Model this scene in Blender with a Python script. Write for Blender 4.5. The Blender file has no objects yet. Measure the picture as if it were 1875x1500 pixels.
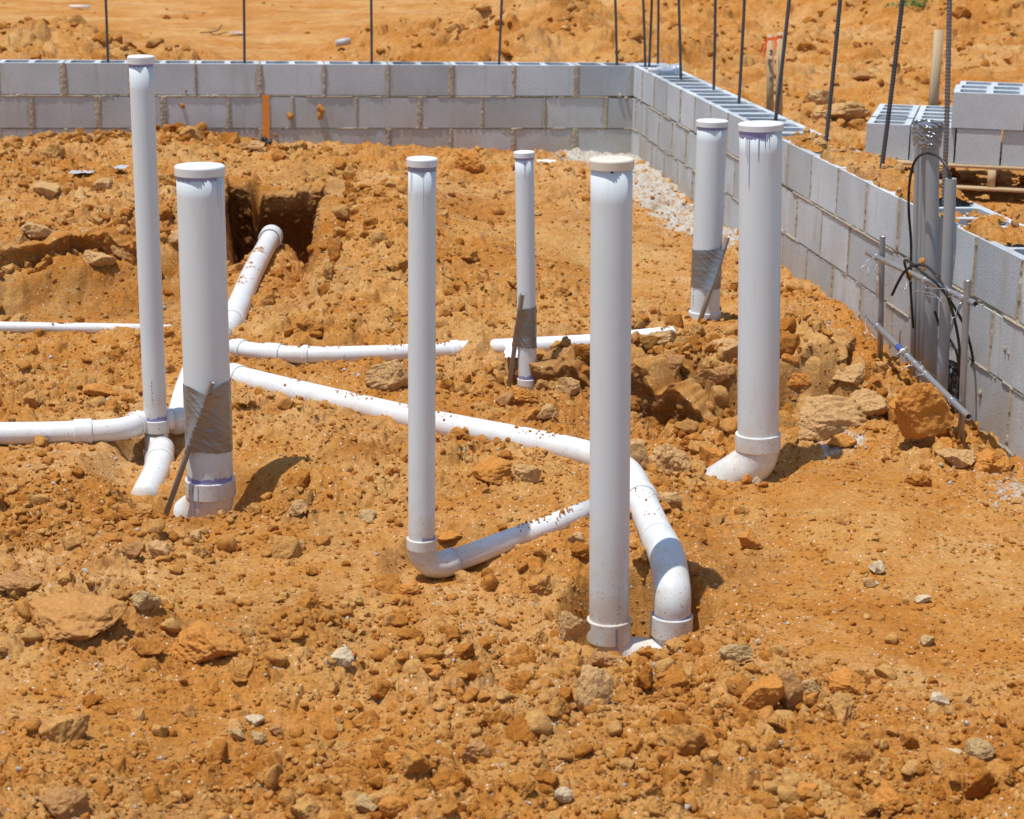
import bpy, math, time
import numpy as np
from mathutils import Matrix, Vector
T0 = time.time()
rng = np.random.default_rng(7)
scn = bpy.context.scene
COL = scn.collection
pi = math.pi
# ---------------------------------------------------------------- camera model
F, PIT, ROLL = 3506.7, 0.26254, 0.01667
CZ = 1.65
cp, sp, cr, sr = math.cos(PIT), math.sin(PIT), math.cos(ROLL), math.sin(ROLL)
def ray(u, v):
    a, b = u - 937.5, v - 750
    x = a * cr + b * sr; y = -a * sr + b * cr
    return np.array([x / F, cp - y / F * sp, -sp - y / F * cp])
def G(u, v, z=0.0):
    d = ray(u, v); k = (z - CZ) / d[2]
    return np.array([d[0] * k, d[1] * k, z])
def D(u, v, Y):
    d = ray(u, v); k = Y / d[1]
    return np.array([d[0] * k, Y, CZ + d[2] * k])
def fwd(P): return P[1] * cp + (CZ - P[2]) * sp
def pix(p):
    x, y, z = p[0], p[1], p[2] - CZ; f_ = y * cp - z * sp; up = y * sp + z * cp
    a, b = F * x / f_, -F * up / f_; return 937.5 + a * cr - b * sr, 750 + a * sr + b * cr
# ---------------------------------------------------------------- noise
def _h(ix, iy, iz, seed):
    h = (ix.astype(np.int64) * 374761393 + iy.astype(np.int64) * 668265263 + iz * 2147483647 + seed * 974634777) & 0xFFFFFFFF
    h = ((h ^ (h >> 13)) * 1274126177) & 0xFFFFFFFF
    h = ((h ^ (h >> 16)) * 2246822519) & 0xFFFFFFFF
    return ((h ^ (h >> 15)) & 0xFFFFFF).astype(np.float32) / 16777216.0
def perlin2(x, y, seed=0):
    x0 = np.floor(x); y0 = np.floor(y); fx = (x - x0).astype(np.float32); fy = (y - y0).astype(np.float32)
    u = fx * fx * fx * (fx * (fx * 6 - 15) + 10); v = fy * fy * fy * (fy * (fy * 6 - 15) + 10)
    def g(dx, dy):
        a = _h(x0 + dx, y0 + dy, 0, seed) * (2 * pi)
        return np.cos(a) * (fx - dx) + np.sin(a) * (fy - dy)
    return ((g(0, 0) * (1 - u) + g(1, 0) * u) * (1 - v) + (g(0, 1) * (1 - u) + g(1, 1) * u) * v) * 1.5
def fbm2(x, y, sc, octv=4, seed=0, gain=.5, ridge=False):
    s = np.zeros(x.shape, np.float32); a = 1.; t = 0
    for i in range(octv):
        n = perlin2(x * sc, y * sc, seed + i * 17)
        if ridge: n = 1 - 2 * np.abs(n)
        s += a * n; t += a; a *= gain; sc *= 2.03
    return s / t
def worley2(x, y, sc, seed=0):
    x = x * sc; y = y * sc
    x0 = np.floor(x); y0 = np.floor(y)
    f1 = np.full(x.shape, 9., np.float32); f2 = f1.copy(); cid = np.zeros(x.shape, np.float32)
    for dx in (-1, 0, 1):
        for dy in (-1, 0, 1):
            cx = x0 + dx; cy = y0 + dy
            px = cx + _h(cx, cy, 1, seed); py = cy + _h(cx, cy, 2, seed)
            d = np.sqrt((px - x) ** 2 + (py - y) ** 2).astype(np.float32)
            m = d < f1
            f2 = np.where(m, f1, np.minimum(f2, d)); cid = np.where(m, _h(cx, cy, 3, seed), cid); f1 = np.where(m, d, f1)
    return f1, f2, cid
def perlin3(p, seed=0):
    p = np.asarray(p, np.float64); i = np.floor(p); f = p - i
    w = f * f * f * (f * (f * 6 - 15) + 10); out = 0
    for dx in (0, 1):
        for dy in (0, 1):
            for dz in (0, 1):
                k = (i[:, 2] + dz).astype(np.int64) * 7919
                a = _h(i[:, 0] + dx, i[:, 1] + dy, k, seed) * 2 * pi; b = _h(i[:, 0] + dx, i[:, 1] + dy, k + 13, seed) * 2 - 1
                c = np.sqrt(1 - b * b)
                g = c * np.cos(a) * (f[:, 0] - dx) + c * np.sin(a) * (f[:, 1] - dy) + b * (f[:, 2] - dz)
                out = out + g * (w[:, 0] if dx else 1 - w[:, 0]) * (w[:, 1] if dy else 1 - w[:, 1]) * (w[:, 2] if dz else 1 - w[:, 2])
    return out * 1.4
def fbm3(p, sc, octv=4, seed=0, gain=.5, ridge=False):
    s = 0; a = 1; t = 0
    for i in range(octv):
        n = perlin3(p * sc, seed + 31 * i)
        if ridge: n = 1 - 2 * np.abs(n)
        s = s + a * n; t += a; a *= gain; sc *= 2.05
    return s / t
def S(x, a=0., b=1.):
    t = np.clip((x - a) / (b - a), 0, 1); return t * t * (3 - 2 * t)
# ---------------------------------------------------------------- mesh helpers
def mk(name, V, FQ, mat, parent=None, smooth=True, attr=None, uv=None, FT=None):
    """V (n,3); FQ quads (m,4); FT tris (k,3)"""
    V = np.asarray(V, np.float32)
    me = bpy.data.meshes.new(name)
    parts = []; tot = []
    if FQ is not None and len(FQ): FQ = np.asarray(FQ, np.int32); parts.append(FQ.ravel()); tot.append(np.full(len(FQ), 4, np.int32))
    if FT is not None and len(FT): FT = np.asarray(FT, np.int32); parts.append(FT.ravel()); tot.append(np.full(len(FT), 3, np.int32))
    loops = np.concatenate(parts); tot = np.concatenate(tot)
    me.vertices.add(len(V)); me.vertices.foreach_set('co', V.ravel())
    me.loops.add(len(loops)); me.loops.foreach_set('vertex_index', loops)
    me.polygons.add(len(tot)); st = np.concatenate(([0], np.cumsum(tot)[:-1])).astype(np.int32)
    me.polygons.foreach_set('loop_start', st)
    me.polygons.foreach_set('loop_total', tot)
    if smooth is True: me.polygons.foreach_set('use_smooth', np.ones(len(tot), bool))
    elif smooth is not False: me.polygons.foreach_set('use_smooth', np.asarray(smooth, bool))
    if attr is not None:
        at = me.color_attributes.new('tint', 'FLOAT_COLOR', 'POINT')
        A = np.ones((len(V), 4), np.float32); A[:, :attr.shape[1]] = attr
        at.data.foreach_set('color', A.ravel())
    if uv is not None:
        l = me.uv_layers.new(name='UVMap'); l.data.foreach_set('uv', np.asarray(uv, np.float32)[loops].ravel())
    me.update(calc_edges=True); me.validate()
    if mat: me.materials.append(mat)
    o = bpy.data.objects.new(name, me); COL.objects.link(o)
    if parent is not None:
        o.parent = parent; o.matrix_parent_inverse = Matrix.Translation(-Vector(parent.location))
    return o
class MB:
    def __init__(s): s.V = []; s.Q = []; s.T = []; s.n = 0; s.uv = []
    def add(s, V, Q=None, T=None, uv=None):
        V = np.asarray(V, float)
        if Q is not None and len(Q): s.Q.append(np.asarray(Q) + s.n)
        if T is not None and len(T): s.T.append(np.asarray(T) + s.n)
        s.V.append(V); s.n += len(V)
        s.uv.append(np.zeros((len(V), 2)) if uv is None else uv); return s
    def build(s, name, mat, parent=None, smooth=True, useuv=False):
        return mk(name, np.concatenate(s.V), np.concatenate(s.Q) if s.Q else None, mat, parent, smooth, FT=np.concatenate(s.T) if s.T else None, uv=np.concatenate(s.uv) if useuv else None)
    def box(s, c, sx, sy, sz, M=None, bev=0.0):
        c = np.asarray(c, float)
        v = np.array([[x, y, z] for x in (-.5, .5) for y in (-.5, .5) for z in (-.5, .5)]) * [sx, sy, sz]
        if M is not None: v = v @ np.asarray(M).T
        v = v + c
        return s.add(v, [[0, 1, 3, 2], [4, 6, 7, 5], [0, 4, 5, 1], [2, 3, 7, 6], [0, 2, 6, 4], [1, 5, 7, 3]])
    def sweep(s, P, R, seg=24, cap0=True, cap1=True, fn=None, up=None):
        V, Q, T = sweep(P, R, seg, cap0, cap1, fn, up); return s.add(V, Q, T)
def frames(P, up=None):
    P = np.asarray(P, float); n = len(P)
    # tangents robust to duplicate points
    Tn = np.zeros_like(P)
    for i in range(n):
        j, k = i, i
        while j > 0 and np.linalg.norm(P[i] - P[j]) < 1e-6: j -= 1
        while k < n - 1 and np.linalg.norm(P[k] - P[i]) < 1e-6: k += 1
        a = P[i] - P[j]; b = P[k] - P[i]
        la, lb = np.linalg.norm(a), np.linalg.norm(b)
        t = (a / la if la > 1e-9 else 0) + (b / lb if lb > 1e-9 else 0)
        Tn[i] = t / np.linalg.norm(t)
    u = np.array([0, -1., 0]) if up is None else np.asarray(up, float)
    if abs(u @ Tn[0]) > .9: u = np.array([1., 0, 0])
    U = []
    for i in range(n):
        u = u - (u @ Tn[i]) * Tn[i]; u /= np.linalg.norm(u); U.append(u)
    U = np.array(U); W = np.cross(Tn, U); return Tn, U, W
def sweep(P, R, seg=24, cap0=True, cap1=True, fn=None, up=None):
    P = np.asarray(P, float); n = len(P); R = np.full(n, R, float) if np.isscalar(R) else np.asarray(R, float)
    Tn, U, W = frames(P, up)
    th = np.arange(seg) * 2 * pi / seg
    RR = R[:, None] * np.ones(seg)[None]
    if fn is not None: RR = fn(RR, th, P)
    V = P[:, None] + RR[..., None] * (np.cos(th)[None, :, None] * U[:, None] + np.sin(th)[None, :, None] * W[:, None])
    V = V.reshape(-1, 3)
    i = np.arange(n - 1)[:, None] * seg; j = np.arange(seg)[None]; j2 = (j + 1) % seg
    Q = np.stack([i + j, i + j2, i + seg + j2, i + seg + j], -1).reshape(-1, 4)
    T = []
    for flag, b, pt, rev in ((cap0, 0, P[0], True), (cap1, (n - 1) * seg, P[-1], False)):
        if flag:
            V = np.vstack([V, pt]); c = len(V) - 1
            for k in range(seg):
                a, bb = b + k, b + (k + 1) % seg
                T.append([c, bb, a] if rev else [c, a, bb])
    return V, Q, (np.array(T) if T else None)
def arc(p0, d0, d1, R, n=12):
    p0 = np.asarray(p0, float); d0 = np.asarray(d0, float) / np.linalg.norm(d0); d1 = np.asarray(d1, float) / np.linalg.norm(d1)
    ang = math.acos(np.clip(d0 @ d1, -1, 1)); nn = d1 - (d1 @ d0) * d0; nn /= np.linalg.norm(nn)
    return np.array([p0 + R * (math.sin(t) * d0 + (1 - math.cos(t)) * nn) for t in np.linspace(0, ang, n)])
def crom(P, n=10):
    P = np.asarray(P, float); P = np.vstack([2 * P[0] - P[1], P, 2 * P[-1] - P[-2]]); out = []
    for i in range(1, len(P) - 2):
        for t in np.linspace(0, 1, n, endpoint=False):
            a, b, c, d = P[i - 1:i + 3]
            out.append(.5 * (2 * b + (c - a) * t + (2 * a - 5 * b + 4 * c - d) * t * t + (3 * b - a - 3 * c + d) * t ** 3))
    out.append(P[-2]); return np.array(out)
def ico(sub):
    t = (1 + 5 ** .5) / 2
    V = [(-1, t, 0), (1, t, 0), (-1, -t, 0), (1, -t, 0), (0, -1, t), (0, 1, t), (0, -1, -t), (0, 1, -t), (t, 0, -1), (t, 0, 1), (-t, 0, -1), (-t, 0, 1)]
    Fc = [(0, 11, 5), (0, 5, 1), (0, 1, 7), (0, 7, 10), (0, 10, 11), (1, 5, 9), (5, 11, 4), (11, 10, 2), (10, 7, 6), (7, 1, 8), (3, 9, 4), (3, 4, 2), (3, 2, 6), (3, 6, 8), (3, 8, 9), (4, 9, 5), (2, 4, 11), (6, 2, 10), (8, 6, 7), (9, 8, 1)]
    V = [np.array(v) / np.linalg.norm(v) for v in V]
    for _ in range(sub):
        mid = {}; N = []
        def m(a, b):
            k = (min(a, b), max(a, b))
            if k not in mid: v = V[a] + V[b]; V.append(v / np.linalg.norm(v)); mid[k] = len(V) - 1
            return mid[k]
        for a, b, c in Fc:
            ab, bc, ca = m(a, b), m(b, c), m(c, a); N += [(a, ab, ca), (b, bc, ab), (c, ca, bc), (ab, bc, ca)]
        Fc = N
    return np.array(V), np.array(Fc)
ICO = {k: ico(k) for k in (1, 2, 3, 4, 5)}
def rock_shape(sub, seed, cuts=9, rough=.12):
    V, Fc = ICO[sub]; r = np.random.default_rng(seed); V = V.copy()
    for _ in range(cuts):
        n = r.normal(size=3); n /= np.linalg.norm(n); d = r.uniform(.42, .8)
        e = V @ n - d; V = V - np.where(e > 0, e * .93, 0)[:, None] * n
    o = r.uniform(0, 50, 3)
    nn = V / np.linalg.norm(V, axis=1)[:, None]
    V = V + nn * (fbm3(V + o, 1.3, 3, seed) * rough * 1.6 + (fbm3(V + o, 4.2, 4 if sub > 3 else 2, seed + 5, gain=.6) * rough * .9 if sub > 1 else 0))[:, None]
    if sub > 3: V = V - nn * (np.clip(fbm3(V + o, 3.1, 3, seed + 9, ridge=True) - .25, 0, 1) * rough * .9)[:, None]
    V -= V.mean(0); V /= np.abs(V).max(0); return V, Fc
def empty(name, loc):
    o = bpy.data.objects.new(name, None); o.location = tuple(float(x) for x in loc); o.empty_display_size = .1; COL.objects.link(o); return o
def tag(o, label=None, cat=None, group=None, kind=None):
    if label: o['label'] = label
    if cat: o['category'] = cat
    if group: o['group'] = group
    if kind: o['kind'] = kind
    return o
# ---------------------------------------------------------------- materials
class NT:
    def __init__(s, name):
        s.m = bpy.data.materials.new(name); s.m.use_nodes = True; s.t = s.m.node_tree; s.n = s.t.nodes
        s.b = s.n['Principled BSDF']
    def new(s, typ, **kw):
        n = s.n.new(typ)
        for k, v in kw.items():
            if k in n.inputs: n.inputs[k].default_value = v
            else: setattr(n, k, v)
        return n
    def L(s, a, b): s.t.links.new(a, b)
    def set(s, **kw):
        for k, v in kw.items(): s.b.inputs[k.replace('_', ' ')].default_value = v
    def coord(s, which='Object'):
        if not hasattr(s, '_c'): s._c = s.new('ShaderNodeTexCoord')
        return s._c.outputs[which]
    def noise(s, scale, detail=4, rough=.55, vec=None, out='Fac', dist=0.):
        n = s.new('ShaderNodeTexNoise', Scale=scale, Detail=detail, Roughness=rough, Distortion=dist)
        s.L(vec if vec is not None else s.coord(), n.inputs['Vector']); return n.outputs[out]
    def vor(s, scale, out='Distance', vec=None, feature='F1'):
        n = s.new('ShaderNodeTexVoronoi', Scale=scale); n.feature = feature
        s.L(vec if vec is not None else s.coord(), n.inputs['Vector']); return n.outputs[out]
    def ramp(s, fac, stops, interp='LINEAR'):
        n = s.new('ShaderNodeValToRGB'); e = n.color_ramp.elements; n.color_ramp.interpolation = interp
        while len(e) < len(stops): e.new(.5)
        for el, (p, c) in zip(e, stops):
            el.position = p; el.color = (c, c, c, 1) if np.isscalar(c) else tuple(c) + (1,)
        s.L(fac, n.inputs[0]); return n.outputs[0]
    def mix(s, fac, a, b, mode='MIX'):
        n = s.new('ShaderNodeMix'); n.data_type = 'RGBA'; n.blend_type = mode; n.clamp_factor = True
        for v, i in ((fac, 0), (a, 6), (b, 7)):
            if isinstance(v, bpy.types.NodeSocket): s.L(v, n.inputs[i])
            elif i == 0: n.inputs[0].default_value = v
            else: n.inputs[i].default_value = (v, v, v, 1) if np.isscalar(v) else tuple(v) + (1,)
        return n.outputs[2]
    def math(s, op, a, b=0., clamp=False):
        n = s.new('ShaderNodeMath'); n.operation = op; n.use_clamp = clamp
        for v, i in ((a, 0), (b, 1)):
            if isinstance(v, bpy.types.NodeSocket): s.L(v, n.inputs[i])
            else: n.inputs[i].default_value = v
        return n.outputs[0]
    def bump(s, h, strength=.5, dist=.01, prev=None):
        n = s.new('ShaderNodeBump', Strength=strength, Distance=dist); s.L(h, n.inputs['Height'])
        if prev is not None: s.L(prev, n.inputs['Normal'])
        return n.outputs[0]
    def color(s, c): s.L(c, s.b.inputs['Base Color'])
    def normal(s, c): s.L(c, s.b.inputs['Normal'])
    def xyz(s, v):
        n = s.new('ShaderNodeSeparateXYZ'); s.L(v, n.inputs[0]); return n.outputs
ORANGE = (.465, .198, .040); TAN = (.53, .292, .096); DEEP = (.36, .130, .018)
def dirt_mat(name, tinted=True, clod=False):
    m = NT(name); a = m.new('ShaderNodeAttribute'); a.attribute_name = 'tint'
    sp_ = m.xyz(a.outputs['Vector'])
    big = m.noise(.9, 4, .6); mid = m.noise(7, 5, .65); fin = m.noise(85, 4, .7); grit = m.noise(330, 2, .6)
    f = m.math('ADD', m.math('MULTIPLY', big, .9), m.math('MULTIPLY', mid, .75))
    if clod: f = m.math('ADD', m.math('MULTIPLY', mid, .75), m.math('MULTIPLY', sp_[2], .85))
    c = m.ramp(f, [(.52, DEEP), (.76, ORANGE), (.98, TAN), (1.0, TAN)])
    if not clod:
        c = m.mix(m.math('MULTIPLY', m.ramp(m.noise(.7, 5, .7, dist=.6), [(.50, 0.), (.66, 1.)]), m.ramp(m.noise(14, 5, .7), [(.3, .2), (.7, .9)])), c, (.59, .375, .17))
        c = m.mix(m.ramp(m.noise(1.25, 5, .7, dist=.9), [(.52, 0.), (.68, .6)]), c, (.30, .125, .03))
    c = m.mix(1., c, m.ramp(fin, [(.25, .62), (.5, 1.), (.75, 1.28)]), 'MULTIPLY')
    c = m.mix(1., c, m.ramp(grit, [(.3, .8), (.7, 1.18)]), 'MULTIPLY')
    if not clod:
        v = m.vor(120, 'Color'); d = m.vor(120, 'Distance')
        sx = m.xyz(v)
        msk = m.math('MULTIPLY', m.math('GREATER_THAN', sx[0], .93), m.math('LESS_THAN', d, .33))
        c = m.mix(msk, c, m.mix(sx[1], (.42, .38, .32), (.75, .68, .56)))
    pale = m.math('ADD', sp_[1], m.math('MULTIPLY', m.math('SUBTRACT', m.noise(22, 5, .7), .5), 1.3))
    pf = m.ramp(m.math('MULTIPLY', m.math('GREATER_THAN', sp_[1], .02), pale), [(.42, 0.), (.6, 1.)])
    c = m.mix(pf, c, m.ramp(m.noise(60, 4, .7), [(.3, (.36, .32, .26)), (.6, (.56, .52, .45)), (.8, (.66, .63, .57))]))
    c = m.mix(m.ramp(sp_[0], [(0., 0.), (1., 1.)]), c, m.mix(1., c, (.42, .36, .33), 'MULTIPLY'))  # tint R darkens the soil: painted bank shade, random tone on rubble
    m.color(c); m.set(Roughness=.95); m.b.inputs['Specular IOR Level'].default_value = .15
    b = m.bump(m.noise(45, 6, .75), .55, .02); b = m.bump(grit, .45, .004, b)
    m.normal(b); return m.m
M = {}
M['dirt'] = dirt_mat('dirt'); M['clod'] = dirt_mat('clod', clod=True)
def stone_mat(name, c0, c1):
    m = NT(name); c = m.mix(m.noise(9, 5, .7), c0, c1); c = m.mix(1., c, m.ramp(m.noise(120, 4, .7), [(.25, .7), (.7, 1.2)]), 'MULTIPLY')
    c = m.mix(m.ramp(m.noise(4, 4, .6), [(.5, 0.), (.7, .7)]), c, (.5, .24, .07))
    m.color(c); m.set(Roughness=.9); m.b.inputs['Specular IOR Level'].default_value = .2
    m.normal(m.bump(m.noise(35, 6, .72), .7, .02)); return m.m
M['r_orange'] = stone_mat('orange_clay', (.52, .20, .035), (.62, .29, .07))
M['r_slab'] = stone_mat('slab_clay', (.49, .215, .05), (.55, .30, .11))
M['r_tan'] = stone_mat('tan_clay', (.52, .31, .125), (.60, .37, .17))
M['r_brown'] = stone_mat('brown_clay', (.40, .20, .07), (.52, .28, .11))
M['r_pale'] = stone_mat('pale_stone', (.56, .42, .25), (.66, .55, .38))
M['r_grey'] = stone_mat('grey_stone', (.47, .30, .125), (.54, .38, .19))
def block_mat(name, stain=True):
    m = NT(name)
    base = m.ramp(m.noise(3.2, 3, .5), [(.3, (.465, .515, .55)), (.7, (.58, .635, .675))])
    if stain:
        uvn = m.new('ShaderNodeUVMap'); uv = m.xyz(uvn.outputs[0])   # u 0..1, v 0..1 on each block; block id in integer part
        fu = m.math('FRACT', uv[0]); fv = m.math('FRACT', uv[1])
        idn = m.new('ShaderNodeTexWhiteNoise'); idn.noise_dimensions = '1D'; m.L(m.math('FLOOR', uv[0]), idn.inputs['W'])
        base = m.mix(1., base, m.ramp(idn.outputs['Value'], [(0, .78), (1, 1.08)]), 'MULTIPLY')
        du = m.math('MULTIPLY', m.math('MINIMUM', fu, m.math('SUBTRACT', 1., fu)), .4)
        dv = m.math('MULTIPLY', m.math('MINIMUM', fv, m.math('SUBTRACT', 1., fv)), .2)
        w = m.math('MULTIPLY', m.math('SUBTRACT', m.noise(2.6, 4, .6), .40), .16)
        wob = m.math('MULTIPLY', m.math('SUBTRACT', m.noise(40, 3, .6), .5), .016)
        su = m.ramp(m.math('SUBTRACT', m.math('ADD', w, wob), du), [(0., 0.), (.008, .85)])
        sv = m.ramp(m.math('SUBTRACT', m.math('ADD', m.math('MULTIPLY', w, .25), wob), dv), [(0., 0.), (.006, .7)])
        st = m.math('MAXIMUM', su, sv)
        tanc = m.ramp(m.noise(30, 3, .6), [(.3, (.27, .215, .135)), (.7, (.38, .31, .21))])
        base = m.mix(m.math('MULTIPLY', st, m.noise(9, 3, .6)), base, tanc)
        z = m.xyz(m.coord())[2]
        dust = m.math('MULTIPLY', m.ramp(z, [(.0, 1.), (.42, 0.)]), m.ramp(m.noise(5, 5, .65), [(.35, .1), (.7, .85)]))
        base = m.mix(dust, base, (.43, .33, .21))
        streak = m.new('ShaderNodeMapping'); streak.inputs['Scale'].default_value = (14, 14, 1.4); m.L(m.coord(), streak.inputs[0])
        base = m.mix(m.ramp(m.noise(1., 4, .6, vec=streak.outputs[0]), [(.56, 0.), (.75, .45)]), base, (.40, .31, .20))
    else:
        base = m.mix(m.ramp(m.noise(4, 5, .65), [(.55, 0.), (.8, .3)]), base, (.45, .38, .29))
    base = m.mix(1., base, m.ramp(m.noise(210, 3, .7), [(.28, .68), (.5, 1.), (.72, 1.2)]), 'MULTIPLY')
    m.color(base); m.set(Roughness=.93); m.b.inputs['Specular IOR Level'].default_value = .2
    m.normal(m.bump(m.noise(150, 4, .75), .5, .006)); return m.m
M['block'] = block_mat('concrete_block'); M['block_plain'] = block_mat('plain_block', False)
m = NT('mortar'); m.color(m.mix(1., m.ramp(m.noise(12, 4, .6), [(.3, (.35, .30, .22)), (.7, (.50, .435, .33))]), m.ramp(m.noise(160, 3, .7), [(.3, .7), (.7, 1.2)]), 'MULTIPLY')); m.set(Roughness=.95); m.normal(m.bump(m.noise(110, 4, .7), .7, .008)); M['mortar'] = m.m
def pvc_mat(name, base, dirty=.5, rough=.32, z0=0., scuff=True):
    m = NT(name); co = m.coord()
    c = m.mix(m.ramp(m.noise(3., 4, .6), [(.35, 0.), (.75, 1.)]), base, tuple(x * .93 for x in base))
    mp = m.new('ShaderNodeMapping'); mp.inputs['Scale'].default_value = (22, 22, 3.2); m.L(co, mp.inputs[0])
    sm = m.ramp(m.noise(1., 5, .68, vec=mp.outputs[0]), [(.58, 0.), (.78, 1.)])
    c = m.mix(m.math('MULTIPLY', sm, dirty * .5), c, (.60, .47, .30))
    # splashed specks near the ground
    z = m.xyz(co)[2]
    low = m.ramp(z, [(.0, 1.), (.30, .12), (1., .03)])
    spk = m.math('GREATER_THAN', m.noise(150, 2, .5), m.math('SUBTRACT', .80, m.math('MULTIPLY', low, .15)))
    c = m.mix(m.math('MULTIPLY', spk, dirty * 1.2, True), c, (.42, .22, .08))
    film = m.math('MULTIPLY', m.ramp(z, [(-.02, 1.), (.24, 0.)]), m.ramp(m.noise(11, 5, .7), [(.38, 0.), (.62, 1.)]))
    c = m.mix(m.math('MULTIPLY', film, dirty * .8), c, (.58, .42, .25))
    if scuff:
        ms = m.new('ShaderNodeMapping'); ms.inputs['Scale'].default_value = (60, 60, 9); m.L(co, ms.inputs[0])
        c = m.mix(m.ramp(m.noise(1., 3, .8, vec=ms.outputs[0]), [(.72, 0.), (.78, .45)]), c, (.33, .33, .36))
    m.color(c); m.set(Roughness=rough); m.L(m.ramp(m.noise(18, 4, .6), [(.3, rough), (.7, rough + .2)]), m.b.inputs['Roughness'])
    m.normal(m.bump(m.noise(400, 2, .6), .05, .002))
    return m.m
M['pvc'] = pvc_mat('white_pvc', (.70, .775, .805), .7)
M['pvc_lying'] = pvc_mat('white_pvc_lying', (.74, .785, .81), .45)
M['pvc_cap'] = pvc_mat('pvc_cap', (.76, .80, .82), .3, scuff=False)
M['pvc_cap_dirty'] = pvc_mat('stained_cap', (.74, .68, .56), 1.0, scuff=False)
M['conduit'] = pvc_mat('grey_conduit', (.33, .345, .35), .5, .45)
m = NT('primer'); m.color(m.mix(m.noise(30, 4, .6), (.17, .16, .42), (.36, .37, .58))); m.set(Roughness=.4); M['primer'] = m.m
m = NT('primer_drip'); m.color(m.mix(m.noise(30, 4, .6), (.20, .21, .36), (.36, .38, .48))); m.set(Roughness=.45); M['drip'] = m.m
m = NT('duct_tape'); c = m.mix(m.noise(16, 5, .7), (.20, .21, .22), (.32, .33, .34)); c = m.mix(m.ramp(m.noise(6, 4, .6), [(.5, 0.), (.8, .5)]), c, (.36, .29, .21)); m.color(c); m.set(Metallic=.6, Roughness=.33)
mp = m.new('ShaderNodeMapping'); mp.inputs['Scale'].default_value = (7, 7, 34); mp.inputs['Rotation'].default_value = (.25, .3, 0); m.L(m.coord(), mp.inputs[0])
m.normal(m.bump(m.noise(1., 3, .6, vec=mp.outputs[0], dist=.8), .35, .012)); M['tape'] = m.m
m = NT('galvanised'); c = m.mix(m.noise(25, 5, .7), (.27, .275, .28), (.45, .46, .47)); c = m.mix(m.ramp(m.noise(9, 5, .7), [(.5, 0.), (.7, .7)]), c, (.38, .28, .17)); m.color(c); m.set(Metallic=.55, Roughness=.42); M['galv'] = m.m
m = NT('weathered_stake'); c = m.mix(m.noise(25, 5, .7), (.22, .20, .18), (.36, .33, .29)); c = m.mix(m.ramp(m.noise(14, 5, .7), [(.45, 0.), (.7, .8)]), c, (.36, .26, .15)); m.color(c); m.set(Metallic=.25, Roughness=.55); M['stake'] = m.m
m = NT('bore_dark'); m.set(Base_Color=(.02, .018, .016, 1), Roughness=.9); M['bore'] = m.m
m = NT('rebar_steel'); c = m.mix(m.noise(30, 5, .7), (.045, .05, .06), (.12, .125, .14)); c = m.mix(m.ramp(m.noise(14, 5, .7), [(.58, 0.), (.75, .6)]), c, (.22, .13, .07)); m.color(c); m.set(Metallic=.35, Roughness=.55); M['rebar'] = m.m
m = NT('rebar_bright'); c = m.mix(m.noise(30, 5, .7), (.14, .14, .15), (.30, .29, .29)); c = m.mix(m.ramp(m.noise(14, 5, .7), [(.5, 0.), (.7, .7)]), c, (.26, .17, .11)); m.color(c); m.set(Metallic=.5, Roughness=.45); M['rebar_b'] = m.m
m = NT('wire'); m.set(Base_Color=(.62, .64, .66, 1), Metallic=.7, Roughness=.35); M['wire'] = m.m
m = NT('black_cable'); m.color(m.mix(m.ramp(m.noise(20, 4, .7), [(.5, 0.), (.7, .5)]), (.012, .012, .013), (.14, .10, .07))); m.set(Roughness=.42); M['cable'] = m.m
m = NT('lumber'); mp = m.new('ShaderNodeMapping'); mp.inputs['Scale'].default_value = (40, 40, 3); m.L(m.coord(), mp.inputs[0])
m.color(m.mix(m.noise(1., 5, .6, vec=mp.outputs[0], dist=.6), (.40, .27, .14), (.60, .45, .27))); m.set(Roughness=.8); m.normal(m.bump(m.noise(1., 4, .6, vec=mp.outputs[0]), .3, .004)); M['wood'] = m.m
m = NT('orange_ribbon'); m.set(Base_Color=(.95, .17, .03, 1), Roughness=.5); M['ribbon'] = m.m
m = NT('orange_paint'); m.color(m.mix(m.noise(25, 4, .6), (.85, .27, .02), (.75, .32, .06))); m.set(Roughness=.8); M['paint'] = m.m
m = NT('marker_ink'); m.set(Base_Color=(.035, .03, .04, 1), Roughness=.7); M['ink'] = m.m
m = NT('clear_plastic'); m.color(m.mix(m.noise(14, 4, .7), (.72, .80, .90), (.9, .94, .97))); m.set(Roughness=.12, IOR=1.4); m.b.inputs['Transmission Weight'].default_value = .65; m.normal(m.bump(m.noise(30, 3, .6), .6, .01)); M['plastic'] = m.m
m = NT('leaf'); m.color(m.mix(m.noise(8, 3, .6), (.06, .15, .02), (.13, .26, .04))); m.set(Roughness=.6); M['leaf'] = m.m
m = NT('white_scrap'); m.color(m.mix(m.noise(8, 3, .6), (.7, .68, .62), (.8, .8, .78))); m.set(Roughness=.7); M['white'] = m.m
m = NT('grey_scrap'); m.color(m.mix(m.noise(18, 3, .6), (.35, .36, .38), (.55, .56, .58))); m.set(Roughness=.5); M['greyfilm'] = m.m
m = NT('sticker'); m.set(Base_Color=(.05, .09, .35, 1), Roughness=.4); M['sticker'] = m.m
m = NT('twig'); m.set(Base_Color=(.22, .15, .09, 1), Roughness=.9); M['twig'] = m.m
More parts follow.
